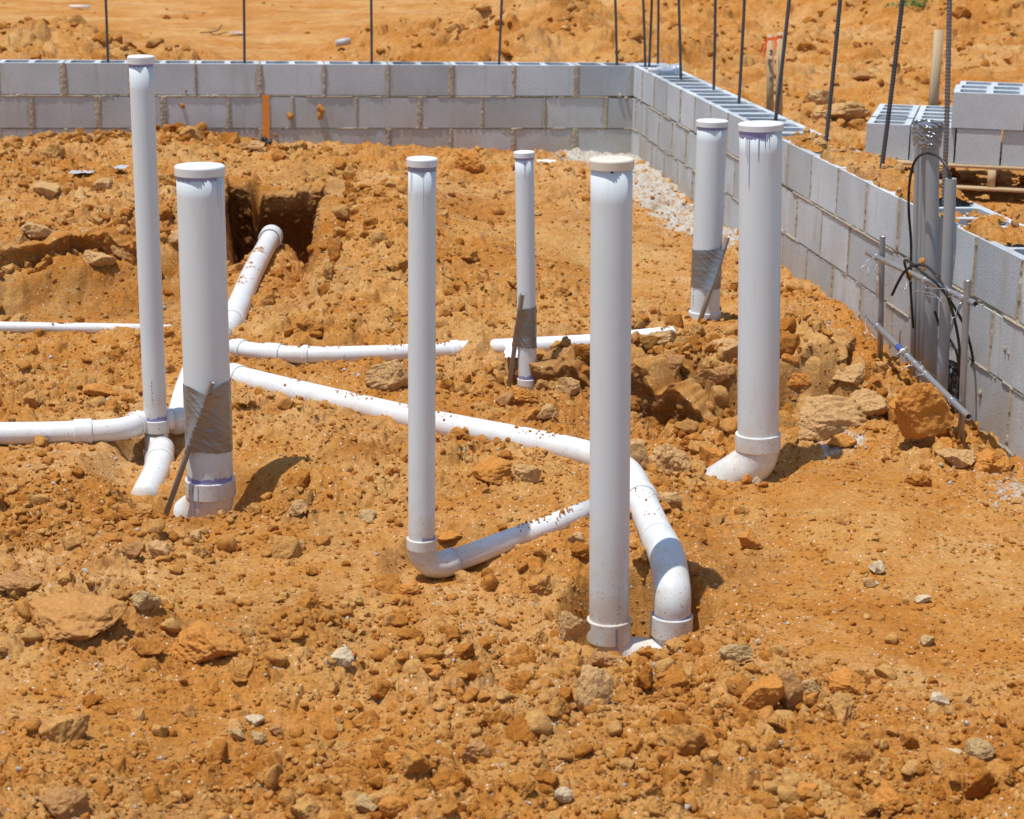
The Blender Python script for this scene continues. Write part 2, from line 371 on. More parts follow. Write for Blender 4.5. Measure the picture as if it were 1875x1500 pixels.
# ---------------------------------------------------------------- walls frame
WZ = 1.65 - 1.0609
C = np.array([.7547, 12.597]); YB, YR = .1366, .1190
bd = np.array([-math.cos(YB), -math.sin(YB)]); nb = np.array([math.sin(YB), -math.cos(YB)])
rd = np.array([math.sin(YR), -math.cos(YR)]); nr = np.array([-math.cos(YR), -math.sin(YR)])
WT = .25; BL, BH = .4064, .2032
def on_wall(px, py, base='r', off=0.):
    """point where the pixel ray meets a wall's inner face"""
    d = ray(px, py); n = nr if base == 'r' else nb
    k = (C @ n + off) / (d[:2] @ n); return np.array([d[0] * k, d[1] * k, CZ + d[2] * k])
# ---------------------------------------------------------------- pipe layout (world metres)
def base_of(px, py, Y): return D(px, py, Y)
RIS = {  # name: top px, base px, depth Y, radius
    'a': ((258, 110), (285, 770), 5.80, .0362), 'b': ((366, 312), (385, 880), 5.25, .0655),
    'c': ((773, 297), (772, 990), 4.70, .0347), 'd': ((960, 283), (966, 690), 6.40, .0318),
    'e': ((1120, 300), (1115, 1135), 4.38, .0483), 'f': ((1304, 226), (1291, 560), 6.95, .0540), 'g': ((1393, 232), (1388, 795), 5.62, .0625)}
RT = {k: (D(v[0][0], v[0][1], v[2]), D(v[1][0], v[1][1], v[2]), v[3]) for k, v in RIS.items()}
def PZ(*pts): return np.array([G(*p) for p in pts])
# lying pipes: list of (axis points, radius, burial k per point)
PATHS = {}
PATHS['h1'] = (PZ((-420, 588, .03), (0, 599, .03), (200, 602, .02), (300, 604, .015), (345, 607, -.01)), .021, [-.4, -.4, -.1, .3, .9])
PATHS['h2'] = (PZ((-420, 796, .025), (0, 794, .03), (150, 791, .03), (225, 785, .03), (262, 772, .03), (318, 768, .03)), .035, [-.5, -.6, -.4, -.1, -.2, .2])
PATHS['h2b'] = (PZ((324, 775, .02), (332, 745, .03), (345, 700, .05), (372, 640, .06), (408, 614, .06)), .038, [.3, 0, .1, .3, .3])
PATHS['p5'] = (np.array([G(412, 610, .045), G(432, 572, .05), D(462, 500, 8.35), D(497, 433, 9.35)]), .046, [.1, -.1, -.3, -1.])
PATHS['h3'] = (PZ((425, 636, .07), (470, 644, .07), (560, 650, .07), (700, 648, .07), (840, 640, .07), (882, 638, .075), (925, 636, .09), (960, 634, .10), (1080, 628, .125), (1200, 616, .15), (1230, 613, .15)), .031, [-.2, -.8, -.9, -.9, -.5, 1.5, -.6, -.6, -.9, -.9, .8])
PATHS['h4'] = (PZ((400, 682, .035), (480, 703, .035), (760, 768, .04), (1000, 815, .05), (1105, 840, .05)), .0415, [.4, .2, -.1, -.1, -.3])
e_st = G(1231, 1150, -.06)
PATHS['h5'] = (np.array([G(1105, 840, .05), G(1150, 868, .05), G(1178, 925, .055), G(1207, 990, .06)]), .0425, [-.3, -.2, -.2, -.4])
PATHS['h6'] = (PZ((815, 1030, .0), (900, 1000, .01), (1000, 965, .02), (1090, 932, .03)), .030, [-.9, -.5, .2, .2])
_b = RT['c'][1]; _d = (RT['c'][0] - _b) / np.linalg.norm(RT['c'][0] - _b); _h6 = PATHS['h6'][0]
_dh = (_h6[2] - (_b - [0, 0, .075])); _dh /= np.linalg.norm(_dh); C_EL = arc(_b - _d * .018, -_d, _dh, .056, 14); CEND = C_EL[-1] + _dh * .03; _h6[0] = CEND; _h6[1] = CEND * .55 + _h6[2] * .45
PATHS['k1'] = (np.array([D(296, 822, 5.76), G(287, 862, -.06), G(262, 915, -.085)]), .041, [.6, .3, .8])
# ---------------------------------------------------------------- terrain
Ys = np.concatenate([np.geomspace(.25, 2.3, 14)[:-1], np.geomspace(2.3, 34, 1650), np.geomspace(34, 400, 40)[1:]]).astype(np.float64)
Us = np.concatenate([-np.geomspace(.40, 5, 30)[::-1], np.linspace(-.385, .40, 1330), np.geomspace(.405, 5, 30)])
XX = (Ys[:, None] * Us[None]).astype(np.float64); YY = np.broadcast_to(Ys[:, None], XX.shape)
CT_IN = [(0,1500,.05),(450,1500,.02),(937,1500,.04),(1400,1500,.05),(1875,1500,.05),(100,1350,.03),(500,1350,.0),(1000,1300,.04),(1250,1280,.04),(1500,1350,.02),(1850,1350,.04),
 (120,1150,.05),(450,1150,0),(800,1150,-.03),(1000,1200,-.06),(1150,1230,-.06),(1300,1200,-.02),(1400,1130,-.02),(1650,1150,-.01),(1850,1100,.0),(200,1000,0),(550,1030,-.02),(700,950,-.01),(950,1000,0),(1380,980,0),(1600,950,.03),(1800,1000,0),
 (300,930,-.02),(450,930,-.03),(100,880,.02),(600,850,.02),(850,840,.03),(900,900,.02),(1500,870,.02),(1700,860,.0),(1850,880,-.03),(100,700,.0),(200,740,0),(600,730,.04),(560,780,.05),(900,700,.03),(1000,730,.02),(790,1050,-.05),(1330,880,-.06),(1400,890,-.04),
 (0,640,0),(200,650,0),(300,620,0),(0,580,0),(200,580,0),(0,520,.02),(150,520,.02),(290,530,.0),(0,400,.14),(200,400,.15),(100,300,.17),(300,300,.17),(0,262,.08),(150,243,.13),(230,240,.16),(320,238,.17),(430,262,.11),(520,275,.08),(640,284,.06),
 (620,560,.1),(620,450,.15),(650,350,.12),(600,290,.08),(700,285,.05),(850,288,.05),(950,289,.03),(800,400,.13),(1000,400,.12),(1000,330,.04),(800,520,.12),(1000,560,.08),(1150,450,.08),(1200,560,.08),(1250,500,.06),(1180,400,.04),(1100,300,.01),(1230,400,-.02),(1350,520,.0),(1150,283,.0),
 (1290,600,.0),(1200,620,.0),(1250,650,.0),(1400,600,.0),(1500,580,.02),(1480,520,.02),(1600,600,.02),(1600,680,.0),(1520,700,.05),(1650,650,.0),(1700,720,-.04),
 (1200,790,-.07),(1400,800,-.09),(1300,850,-.05),(1500,820,-.03),(1750,780,-.05),(1800,820,-.06),(1560,780,.02)]
CT_OUT_W = [(-6,16,.3),(-3.6,15.2,.55),(-3.9,14.2,.5),(-2.9,15.5,.35),(-2.,15,.1),(-1.2,15.2,.12),(-5,19,.05),(-2,20,.0),(0,16,.5),(-.6,16.5,.45),(.3,17,.72),(1.0,16.5,.5),(.3,14.5,.3),(1.6,15.5,.25),(2,18,.1),(-1.,22,.1),(3,22,.15),(5,24,.9),(7,24,1.2),(2.5,25,.5),(9,22,.9),(0,27,.1),(-4,27,.0),(-8,24,0),
 (2.2,13,.15),(1.6,13.6,.22),(2.6,11.5,.1),(3.4,11,.1),(3.,9.5,.0),(2.6,9.8,.0),(2.1,10.5,.03),(2.3,8.4,.12),(1.75,8.8,.28),(2.6,7.7,.12),(2.1,7.0,.30),(2.2,6,.4),(2.3,5,.35),(4,8,.1),(5,12,.1),(4,15,.1),(6,18,.2),(-10,14,.2),(3.2,13.5,.2),(2.6,14.6,.25)]
def shep(pts, X, Y, p=2.2, eps=.03):
    num = np.zeros(X.shape); den = np.zeros(X.shape)
    for x, y, z in pts:
        s = np.log(np.maximum(Y, .1) / y); t = (X - x) / (.35 * (Y + y) / 2 + .3); d2 = (s * 1.1) ** 2 + t * t * .35
        w = 1 / (d2 + eps ** 2) ** p; num += w * z; den += w
    return num / den
def coarse(fun):
    st = 7; yi = np.unique(np.append(np.arange(0, len(Ys), st), len(Ys) - 1)); ui = np.unique(np.append(np.arange(0, len(Us), st), len(Us) - 1))
    A = fun(XX[np.ix_(yi, ui)], YY[np.ix_(yi, ui)])
    B = np.empty((len(yi), len(Us)))
    for i in range(len(yi)): B[i] = np.interp(np.arange(len(Us)), ui, A[i])
    k = np.interp(np.arange(len(Ys)), yi, np.arange(len(yi))); i0 = np.minimum(k.astype(int), len(yi) - 2); f = (k - i0)[:, None]
    return B[i0] * (1 - f) + B[i0 + 1] * f
pin = [tuple(G(*c)) for c in CT_IN]
Hin = coarse(lambda X, Y: shep(pin, X, Y)); Hout = coarse(lambda X, Y: shep(CT_OUT_W, X, Y))
sb = (XX - C[0]) * nb[0] + (YY - C[1]) * nb[1]; srr = (XX - C[0]) * nr[0] + (YY - C[1]) * nr[1]
inside = S(np.minimum(sb, srr), -.20, -.10)
n_big = fbm2(XX, YY, 1.1, 4, 3); n_mid = fbm2(XX, YY, 4.5, 4, 11); wob = fbm2(XX, YY, 7., 3, 23)
wob2 = fbm2(XX, YY, 2.2, 3, 29)
painted_shade = np.zeros(XX.shape, np.float32)  # shade of pit and bank faces, painted into the soil colour
def lines(px): # list of (px,py,z) -> function X->Y
    P = np.array([G(*p)[:2] for p in px]); o = np.argsort(P[:, 0]); return P[o]
def ledge(px, A, xs, fade, w=.05, shade_k=0., wa=.06):
    """a bank: ground behind the line stands A higher, fading away over fade metres"""
    global Hin, painted_shade
    P = lines(px); yf = np.interp(XX, P[:, 0], P[:, 1]) + wob * wa
    dd = YY - yf
    m = S(XX, P[0, 0] - xs, P[0, 0] + xs) * (1 - S(XX, P[-1, 0] - xs, P[-1, 0] + xs))
    Hin = Hin + A * S(dd, 0, w) * (1 - S(dd, w + .1, fade)) * m
    painted_shade = np.maximum(painted_shade, (shade_k * S(dd, -.03, .0) * (1 - S(dd, w * .8, w * 1.15)) * m).astype(np.float32))  # painted shade along the bank face
ledge([(-300, 588, 0), (0, 590, 0), (120, 585, 0), (250, 585, 0), (330, 588, .0)], .13, .12, 3.2, .28, .35, .12)
ledge([(1120, 745, -.05), (1180, 778, -.08), (1300, 806, -.09), (1400, 806, -.09), (1500, 790, -.05), (1560, 796, -.03)], .20, .09, 1.5, .12, .55, .10)
ledge([(985, 722, .0), (1040, 722, 0.), (1110, 735, .0)], .09, .06, .9, .10, .5, .08)
ledge([(640, 610, .02), (760, 606, .02), (900, 598, .02), (1070, 585, .02)], .07, .15, 2.2, .35, .0, .2)
Hin = Hin + .10 * np.exp(-(((XX + .55 + .06 * (YY - 8)) / .26) ** 2 + ((YY - 8.9) / 1.2) ** 2)) + .05 * S(YY, 7.62, 7.9) * np.exp(-(((XX + 1.9) / .8) ** 2)) * (1 - S(YY, 8.2, 9.5))
ledge([(-300, 505, .12), (0, 503, .12), (60, 506, .12), (150, 490, .12), (250, 500, .12), (335, 520, .11)], .06, .08, 1.8, .04, .3, .08)
# trench with the deep box at its far end
ty = np.clip((YY - 7.2) / (10.1 - 7.2), 0, 1.3); xl = -1.10 - .37 * ty + wob * .05; xr = -.86 - .215 * ty + wob * .07
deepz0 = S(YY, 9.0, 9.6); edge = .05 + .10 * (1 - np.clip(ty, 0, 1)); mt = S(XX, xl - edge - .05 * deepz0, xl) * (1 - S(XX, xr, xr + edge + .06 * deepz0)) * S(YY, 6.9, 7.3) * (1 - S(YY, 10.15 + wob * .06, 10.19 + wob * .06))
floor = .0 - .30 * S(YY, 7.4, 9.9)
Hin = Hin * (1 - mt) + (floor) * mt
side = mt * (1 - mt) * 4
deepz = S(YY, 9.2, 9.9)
painted_shade = np.maximum(painted_shade, (np.clip(S(mt, .3, .8) * deepz * .9, 0, 1)).astype(np.float32))  # deep end of the trench darkened with painted shade
HB = Hin * inside + Hout * (1 - inside)
# smooth vs rough zones
def blob(px, py, z, rx, ry):
    P = G(px, py, z); return np.exp(-(((XX - P[0]) / rx) ** 2 + ((YY - P[1]) / ry) ** 2))
smooth = np.clip(blob(1650, 1000, 0, .55, .55) + blob(1800, 1150, 0, .4, .5) + blob(1520, 870, .02, .3, .22) + blob(620, 1060, -.02, .40, .28) + .8 * blob(250, 850, .0, .5, .25) + blob(1060, 420, .1, .45, 1.0) + .9 * blob(1150, 500, .1, .35, .9) + blob(120, 545, .08, .7, .22) + .7 * blob(350, 1330, .0, .5, .16) + .6 * blob(1560, 1170, .0, .3, .2) + .6 * blob(420, 1100, .0, .4, .2) + .6 * blob(900, 950, .0, .3, .25) + .5 * blob(60, 1320, 0, .4, .2) + .6 * blob(1700, 1400, .03, .4, .12) + .6 * blob(850, 430, .1, .35, 1.), 0, 1)
far = 1 - inside
smooth = np.maximum(smooth, far * S(YY, 17.5, 19.5) * (1 - S(XX, .5, 2.2)) * .85)
smooth = np.maximum(smooth, far * S(YY, 15.2, 16.2) * (1 - S(XX, -1.9, -1.3)) * S(XX, -3.9, -3.1) * .8)
smooth = np.maximum(smooth, far * np.exp(-(((XX - 4.2) / 2.2) ** 2 + ((YY - 14) / 2.2) ** 2)) * .6)
rough = (1 - smooth) * (0.75 + .55 * np.clip(wob2 * 1.6, -1, 1))
rough = np.clip(rough, .08, 1.3)
wx = XX + .012 * wob; wy = YY + .012 * n_mid
nearf = 1 - S(YY, 13, 18)
H = HB + (.035 + .055 * np.clip(blob(150, 380, .1, 1.6, 2.2) + blob(650, 420, .1, .6, 2.), 0, 1)) * n_big * (1 - .3 * smooth) + .020 * n_mid * (rough + .25)
f1, f2, cid = worley2(wx, wy, 9., 5)
clod = np.sqrt(np.clip(1 - (f1 / .62) ** 2, 0, 1)) * S(cid, .35, 1.)
H += .036 * clod * rough
f1, f2, cid = worley2(wx + .5, wy + .2 * wob2, 5.2, 31); ch = S(f2 - f1, .0, .55) * (.35 + .65 * cid); H += .030 * ch * rough * (.4 + .6 * S(n_big, -.2, .3))
f1, f2, cid = worley2(wx, wy + .4, 14., 32); H += .015 * S(f2 - f1, .0, .5) * (.3 + .7 * cid) * rough
f1, f2, cid = worley2(wx + .3, wy, 22., 6)
clod2 = np.sqrt(np.clip(1 - (f1 / .60) ** 2, 0, 1)) * S(cid, .3, 1.)
H += .0165 * clod2 * (rough + .1)
f1, f2, cid = worley2(wx + .1, wy + .7, 50., 7)
H += .0075 * np.sqrt(np.clip(1 - (f1 / .6) ** 2, 0, 1)) * S(cid, .2, 1.) * (rough + .22) * nearf
f1, f2, cid = worley2(wx + .1, wy + .7, 105., 8)
H += .0032 * np.sqrt(np.clip(1 - (f1 / .6) ** 2, 0, 1)) * S(cid, .2, 1.) * (rough + .35) * (1 - S(YY, 9, 11))
H += .012 * fbm2(XX, YY, 16., 4, 41, ridge=True) * rough
H += .0045 * fbm2(XX, YY, 45., 3, 43) * (rough + .3) * nearf
crack = 1 - S(np.abs(fbm2(wx, wy, 3.1, 3, 77)), 0, .022); H -= .02 * crack * rough * nearf
# far banks bigger lumps
f1, f2, cid = worley2(XX + .05 * wob, YY, 4., 15)
H += far * .10 * np.sqrt(np.clip(1 - (f1 / .65) ** 2, 0, 1)) * S(cid, .3, 1) * (1 - smooth)
H += far * .09 * fbm2(XX, YY, 2.5, 5, 91, gain=.6) * (1 - smooth)
DN = H - HB; DN = DN - .034
# bury / expose the lying pipes
def segdist(P, X, Y):
    best = np.full(X.shape, 1e9, np.float32); zz = np.zeros(X.shape, np.float32); kk = np.zeros(X.shape, np.float32)
    for i in range(len(P) - 1):
        a, b = P[i], P[i + 1]; ab = b[:2] - a[:2]; L2 = ab @ ab + 1e-9
        t = np.clip(((X - a[0]) * ab[0] + (Y - a[1]) * ab[1]) / L2, 0, 1)
        d = np.hypot(X - a[0] - t * ab[0], Y - a[1] - t * ab[1]); m = d < best
        best = np.where(m, d, best); zz = np.where(m, a[2] + t * (b[2] - a[2]), zz); kk = np.where(m, a[3] + t * (b[3] - a[3]), kk)
    return best, zz, kk
PIPED = np.full(XX.shape, 9., np.float32)
edge_n = fbm2(XX, YY, 17., 3, 55)
for k, (P, r, kb) in PATHS.items():
    P4 = np.column_stack([P, kb])
    x0, y0 = P[:, 0].min() - .5, P[:, 1].min() - .5; x1, y1 = P[:, 0].max() + .5, P[:, 1].max() + .5
    ri = np.where((Ys > y0) & (Ys < y1))[0]; sl = slice(ri[0], ri[-1] + 1)
    X, Y = XX[sl], YY[sl]
    d, zz, kk = segdist(P4, X, Y)
    w = 1 - S(d, r * 1.3, r * 5.)
    tgt = zz + r * kk + .45 * DN[sl] + r * .55 * edge_n[sl]
    H[sl] = H[sl] * (1 - w) + tgt * w
    PIPED[sl] = np.minimum(PIPED[sl], d - r)
def setz(P, z, R, soft=.5):
    """pull the ground to height z round a point"""
    global H
    ri = np.where((Ys > P[1] - R * 2) & (Ys < P[1] + R * 2))[0]; sl = slice(ri[0], ri[-1] + 1)
    d = np.hypot(XX[sl] - P[0], YY[sl] - P[1]); w = 1 - S(d, R * soft, R)
    H[sl] = H[sl] * (1 - w) + (z + .35 * DN[sl]) * w
gb = {k: v[1] for k, v in RT.items()}
setz(gb['b'] + [-.03, -.05, 0], -.145, .25); setz(gb['c'] + [.05, 0, 0], C_EL[-1][2] - .028, .17, .6)
setz(np.array([gb['e'][0] + .07, 4.36, 0]), D(1170, 1192, 4.34)[2] - .045, .21, .6); setz(gb['g'] + [-.03, 0, 0], D(1370, 872, 5.6)[2], .2)
setz(gb['f'], D(1291, 578, 6.93)[2], .2); setz(gb['d'] + [0, 0, 0], D(966, 714, 6.38)[2], .15); setz(gb['a'] + [-.0, -.06, 0], -.085, .13)
# overhang: push the rims of the steep banks towards the camera so their feet fall into shade
YO = YY
pc = G(1582, 291, .215)[:2] + np.array([.72, .35])
ri = np.where((Ys > pc[1] - 2.2) & (Ys < pc[1] + 2.2))[0]; sl = slice(ri[0], ri[-1] + 1)
dq = np.hypot((XX[sl] - pc[0]) / 1.25, (YY[sl] - pc[1]) / 1.1); wq_ = (1 - S(dq, 1., 1.35)) * (1 - inside[sl]) * S((-srr)[sl], .28, .45); H[sl] = H[sl] * (1 - wq_) + (.0 + .3 * DN[sl]) * wq_
def gz(x, y):
    x = np.asarray(x, float); y = np.asarray(y, float)
    i = np.clip(np.searchsorted(Ys, y) - 1, 0, len(Ys) - 2); fy = (y - Ys[i]) / (Ys[i + 1] - Ys[i])
    u = x / y; j = np.clip(np.searchsorted(Us, u) - 1, 0, len(Us) - 2); fu = (u - Us[j]) / (Us[j + 1] - Us[j])
    return (H[i, j] * (1 - fu) + H[i, j + 1] * fu) * (1 - fy) + (H[i + 1, j] * (1 - fu) + H[i + 1, j + 1] * fu) * fy
def grid_at(A, x, y):
    i = np.clip(np.searchsorted(Ys, y) - 1, 0, len(Ys) - 2); j = np.clip(np.searchsorted(Us, np.asarray(x) / y) - 1, 0, len(Us) - 2); return A[i, j]
def hit(px, py, y0=2.5, y1=60.):
    d = ray(px, py); yy = np.geomspace(y0, y1, 3000); x = d[0] / d[1] * yy; z = CZ + d[2] / d[1] * yy
    g = gz(x, yy); k = np.argmax(z < g); return np.array([x[k], yy[k], g[k]])
# colour channels: R painted shade of pit and steep banks, G pale crushed concrete, B unused
srn = srr + .10 * wob
pale = S(srn, .0, .02) * (1 - S(srn, .28, .48)) * S(YY, 8.6, 9.3) * (sb > -.1) * .62
pale += (1 - S(sb + .08 * wob, .2, .45)) * (sb > -.1) * S(XX, -.05, .35) * inside * .6
pale += .55 * blob(1475, 590, .05, .16, .35) + .5 * blob(1860, 905, -.03, .2, .25) + .35 * blob(1510, 745, .1, .1, .15) + .42 * blob(1560, 790, .04, .1, .12)
pale += .40 * blob(500, 345, .2, .22, .35) * (1 - deepz * mt)
pale = np.clip(pale, 0, .75) * (1 - .6 * painted_shade)
ny, nx = XX.shape
idx = np.arange(ny * nx).reshape(ny, nx)
Q = np.stack([idx[:-1, :-1], idx[:-1, 1:], idx[1:, 1:], idx[1:, :-1]], -1).reshape(-1, 4)
attr = np.stack([painted_shade.ravel(), pale.astype(np.float32).ravel(), np.full(ny * nx, .5, np.float32)], -1)
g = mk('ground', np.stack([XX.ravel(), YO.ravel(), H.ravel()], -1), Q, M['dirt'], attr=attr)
tag(g, kind='structure')
print('terrain', time.time() - T0)
def cliff(pts, low, off, over, amp, dtop, dlow, label, seed, dense=.006, nt_=90, back=.05, rim=0., wig=.05):
    pts = np.asarray(pts, float); seg = np.concatenate([[0], np.cumsum(np.hypot(*np.diff(pts, axis=0).T))]); n = int(seg[-1] / dense)
    s = np.linspace(0, seg[-1], n); L = np.stack([np.interp(s, seg, pts[:, i]) for i in (0, 1)], -1)
    k = np.ones(31) / 31; Lp = np.stack([np.convolve(np.pad(L[:, i], 15, mode='edge'), k, 'valid') for i in (0, 1)], -1)
    tg = np.gradient(Lp, axis=0); tg /= np.linalg.norm(tg, axis=1)[:, None]; N = np.stack([tg[:, 1], -tg[:, 0]], -1) * low
    wq = Lp + N * (wig * fbm2(s, s * 0 + seed, 3.6, 4, seed))[:, None]
    zt = gz(*(wq - N * (back + .03)).T) - .004; zb = gz(*(wq + N * (off + .07)).T) - .03
    ed = S(s, 0, .15) * (1 - S(s, s[-1] - .15, s[-1]))
    t = np.linspace(0, 1, nt_)[:, None]; up_ = np.clip(t / .86, 0, 1); bk = np.clip((t - .80) / .20, 0, 1)
    z = zb + (zt - zb) * (1 - (1 - up_) ** 1.15)
    o = off + over * np.sin(np.clip(up_, 0, 1) * pi * .5) ** 2 * ed - over * .6 * np.sin(up_ * pi) - (off + over + back) * bk ** 1.6
    P = np.stack([wq[:, 0] + N[:, 0] * o, wq[:, 1] + N[:, 1] * o, z * np.ones_like(o)], -1).reshape(-1, 3)
    lum = fbm3(P, 6., 3, seed, ridge=True) * .6 + fbm3(P, 17., 5, seed + 3, .68) * .75 + .5 * np.clip(fbm3(P, 30., 2, seed + 8), 0, 1)
    fall = (np.sin(np.clip(t * 1.02, 0, 1) * pi) ** .35 * np.ones(n)[None]).ravel()
    P[:, :2] += np.tile(N, (nt_, 1)) * (amp * lum * fall)[:, None]; P[:, 2] += amp * .35 * fbm3(P, 11., 3, seed + 21) * fall
    P[:, 2] -= (1 - np.tile(ed, nt_)) * .03
    dk = dtop + (dlow - dtop) * (1 - S(up_, .62, .9)) * np.ones(n)[None]  # painted shade: soil colour darkens below the rim
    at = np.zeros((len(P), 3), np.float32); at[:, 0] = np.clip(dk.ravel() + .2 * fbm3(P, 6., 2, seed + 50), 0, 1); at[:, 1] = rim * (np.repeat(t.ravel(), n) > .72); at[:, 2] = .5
    i = np.arange(nt_ * n).reshape(nt_, n); Q = np.stack([i[:-1, :-1], i[:-1, 1:], i[1:, 1:], i[1:, :-1]], -1).reshape(-1, 4)
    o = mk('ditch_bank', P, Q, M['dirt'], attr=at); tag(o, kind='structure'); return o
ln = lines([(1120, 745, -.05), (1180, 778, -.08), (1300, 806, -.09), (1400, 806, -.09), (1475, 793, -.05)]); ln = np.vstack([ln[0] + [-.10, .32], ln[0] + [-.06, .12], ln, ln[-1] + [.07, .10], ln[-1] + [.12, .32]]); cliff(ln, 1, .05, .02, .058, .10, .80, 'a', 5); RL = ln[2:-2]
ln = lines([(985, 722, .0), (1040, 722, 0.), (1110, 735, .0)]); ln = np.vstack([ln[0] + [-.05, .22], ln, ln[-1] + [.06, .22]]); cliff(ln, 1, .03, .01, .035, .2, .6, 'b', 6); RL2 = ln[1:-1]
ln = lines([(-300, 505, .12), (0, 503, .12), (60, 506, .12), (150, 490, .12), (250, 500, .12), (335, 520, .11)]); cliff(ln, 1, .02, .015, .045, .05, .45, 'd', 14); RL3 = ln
def txl(y): q = np.clip((y - 7.2) / 2.9, 0, 1.3); return -1.10 - .37 * q
def txr(y): q = np.clip((y - 7.2) / 2.9, 0, 1.3); return -.86 - .215 * q
yy_ = np.linspace(8.6, 10.12, 12)
U_ = [(txl(y) - .11, y) for y in yy_] + [(txr(y) + .13, y) for y in yy_[::-1]]
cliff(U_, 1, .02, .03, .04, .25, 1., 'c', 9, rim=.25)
# ---------------------------------------------------------------- scattered clods and gravel (uncountable)
def scatter(name, n, rmin, rmax, sub, ybnd, seed, label, cat, mat, powr=2.4, dens=None, sink=.35, ntpl=14, rough=.14, ulim=(-.36, .38), tintfn=None):
    r_ = np.random.default_rng(seed)
    u = r_.uniform(ulim[0], ulim[1], n * 3); y = ybnd[0] * (ybnd[1] / ybnd[0]) ** r_.uniform(0, 1, n * 3)
    # size grows a little with distance so that the ground reads evenly
    x = u * y
    keep = r_.uniform(0, 1, n * 3) < (dens(x, y) if dens is not None else 1)
    x, y = x[keep][:n], y[keep][:n]; n = len(x)
    rad = rmin * (1 - r_.uniform(0, 1, n) * (1 - (rmin / rmax) ** powr)) ** (-1 / powr)
    rad *= (y / 5.) ** .35
    ok = grid_at(PIPED, x, y) > rad * .7
    dw_b = (x - C[0]) * nb[0] + (y - C[1]) * nb[1]; dw_r = (x - C[0]) * nr[0] + (y - C[1]) * nr[1]
    mn = np.minimum(dw_b, dw_r); ok &= (mn > rad) | (mn < -WT - rad)
    for k, (t, b, r) in RT.items(): ok &= np.hypot(x - b[0], y - b[1]) > r + rad
    x, y, rad = x[ok], y[ok], rad[ok]; n = len(x)
    z = gz(x, y)
    tp = [rock_shape(sub, seed * 100 + i, 12, rough) for i in range(ntpl)]
    Fc = tp[0][1]; nv = len(tp[0][0]); TV = np.array([t[0] for t in tp])
    ti = r_.integers(0, ntpl, n); B = TV[ti].copy()
    sc = rad[:, None] * r_.uniform(.75, 1.25, (n, 3)) * [1, 1, .78]
    B *= sc[:, None]
    a = r_.uniform(0, 2 * pi, n); b = r_.normal(0, .5, n)
    ca, sa, cb, sb_ = np.cos(a)[:, None], np.sin(a)[:, None], np.cos(b)[:, None], np.sin(b)[:, None]
    X1 = B[..., 0] * cb + B[..., 2] * sb_; Z1 = -B[..., 0] * sb_ + B[..., 2] * cb
    X2 = X1 * ca - B[..., 1] * sa; Y2 = X1 * sa + B[..., 1] * ca
    V = np.stack([X2 + x[:, None], Y2 + y[:, None], Z1 + (z + rad * .75 * (1 - 2 * sink))[:, None]], -1).reshape(-1, 3)
    Fa = (Fc[None] + (np.arange(n) * nv)[:, None, None]).reshape(-1, 3)
    shade_k = grid_at(painted_shade, x, y) * .7; pl = grid_at(pale, x, y)  # clods pick up the shade painted on the ground
    tint = np.clip(r_.normal(.5, .17, n), 0, 1) if tintfn is None else tintfn(r_, n)
    gq = np.where((r_.uniform(0, 1, n) < .018 + pl * 1.1) & (rad < .0105), 1., 0.)
    at = np.repeat(np.stack([shade_k, gq, tint], -1), nv, 0).astype(np.float32)
    o = mk(name, V, None, mat, FT=Fa, attr=at, smooth=False)
    tag(o, label, cat, kind='stuff'); return o
DZ = [(G(760, 1150, 0), .35, .45, .9), (G(1200, 1290, 0), .4, .3, .8), (G(250, 1000, 0), .35, .2, .7), (G(150, 380, .1), 1.2, 1.6, .6), (G(650, 420, .1), .4, 1.6, .5), (G(1000, 730, 0), .4, .3, .8), (G(1300, 620, .1), .5, .35, .8), (G(1600, 760, 0), .35, .3, .9), (G(1550, 560, 0), .3, .8, .7), (G(180, 700, 0), .7, .4, .5), (G(1230, 860, 0), .25, .25, .8), (G(1000, 1420, 0), 1., .25, .5)]
def dens_mid(x, y):
    s = grid_at(smooth, x, y); nn = fbm2(x, y, 1.7, 3, 301); 
    z = sum(a * np.exp(-(((x - P[0]) / rx) ** 2 + ((y - P[1]) / ry) ** 2)) for P, rx, ry, a in DZ)
    return np.clip(((.16 + 1.5 * nn) * (1 - .9 * s) + z) * (1 - 1.2 * grid_at(pale, x, y)), .02, 1)
def dens_sm(x, y):
    s = grid_at(smooth, x, y); nn = fbm2(x, y, 2.9, 3, 302); return np.clip((.7 + 1.2 * nn) * (1 - .55 * s), .1, 1)
scatter('gravel', 62000, .0028, .0105, 1, (2.5, 12.4), 1, 'fine orange gravel and crumbs strewn over the dug soil', 'gravel', M['clod'], 2.3, dens_sm)
scatter('dirt_clods', 5600, .0095, .034, 2, (2.5, 12.4), 2, 'loose orange soil clods lying about the pipes', 'clods', M['clod'], 3.0, dens_mid)
scatter('dirt_clods', 420, .024, .055, 4, (2.6, 12.2), 3, 'bigger crumbly soil lumps scattered inside the walls', 'clods', M['clod'], 2.6, dens_mid, ntpl=10, sink=.42)
def dens_far(x, y): return np.clip(dens_mid(x, y) * np.clip(np.hypot((x - pc[0]) / 1.1, (y - pc[1]) / .9) - .6, 0, 1) - .9 * grid_at(smooth, x, y) * (y > 15), .004, 1) * np.where(np.minimum((x - C[0]) * nb[0] + (y - C[1]) * nb[1], (x - C[0]) * nr[0] + (y - C[1]) * nr[1]) < -.3, 1, 0)
scatter('dirt_clods', 16000, .011, .06, 3, (6.5, 30), 4, 'rough soil clods on the spoil heaps outside the walls', 'clods', M['clod'], 2.3, dens_far, ulim=(-.36, .42))
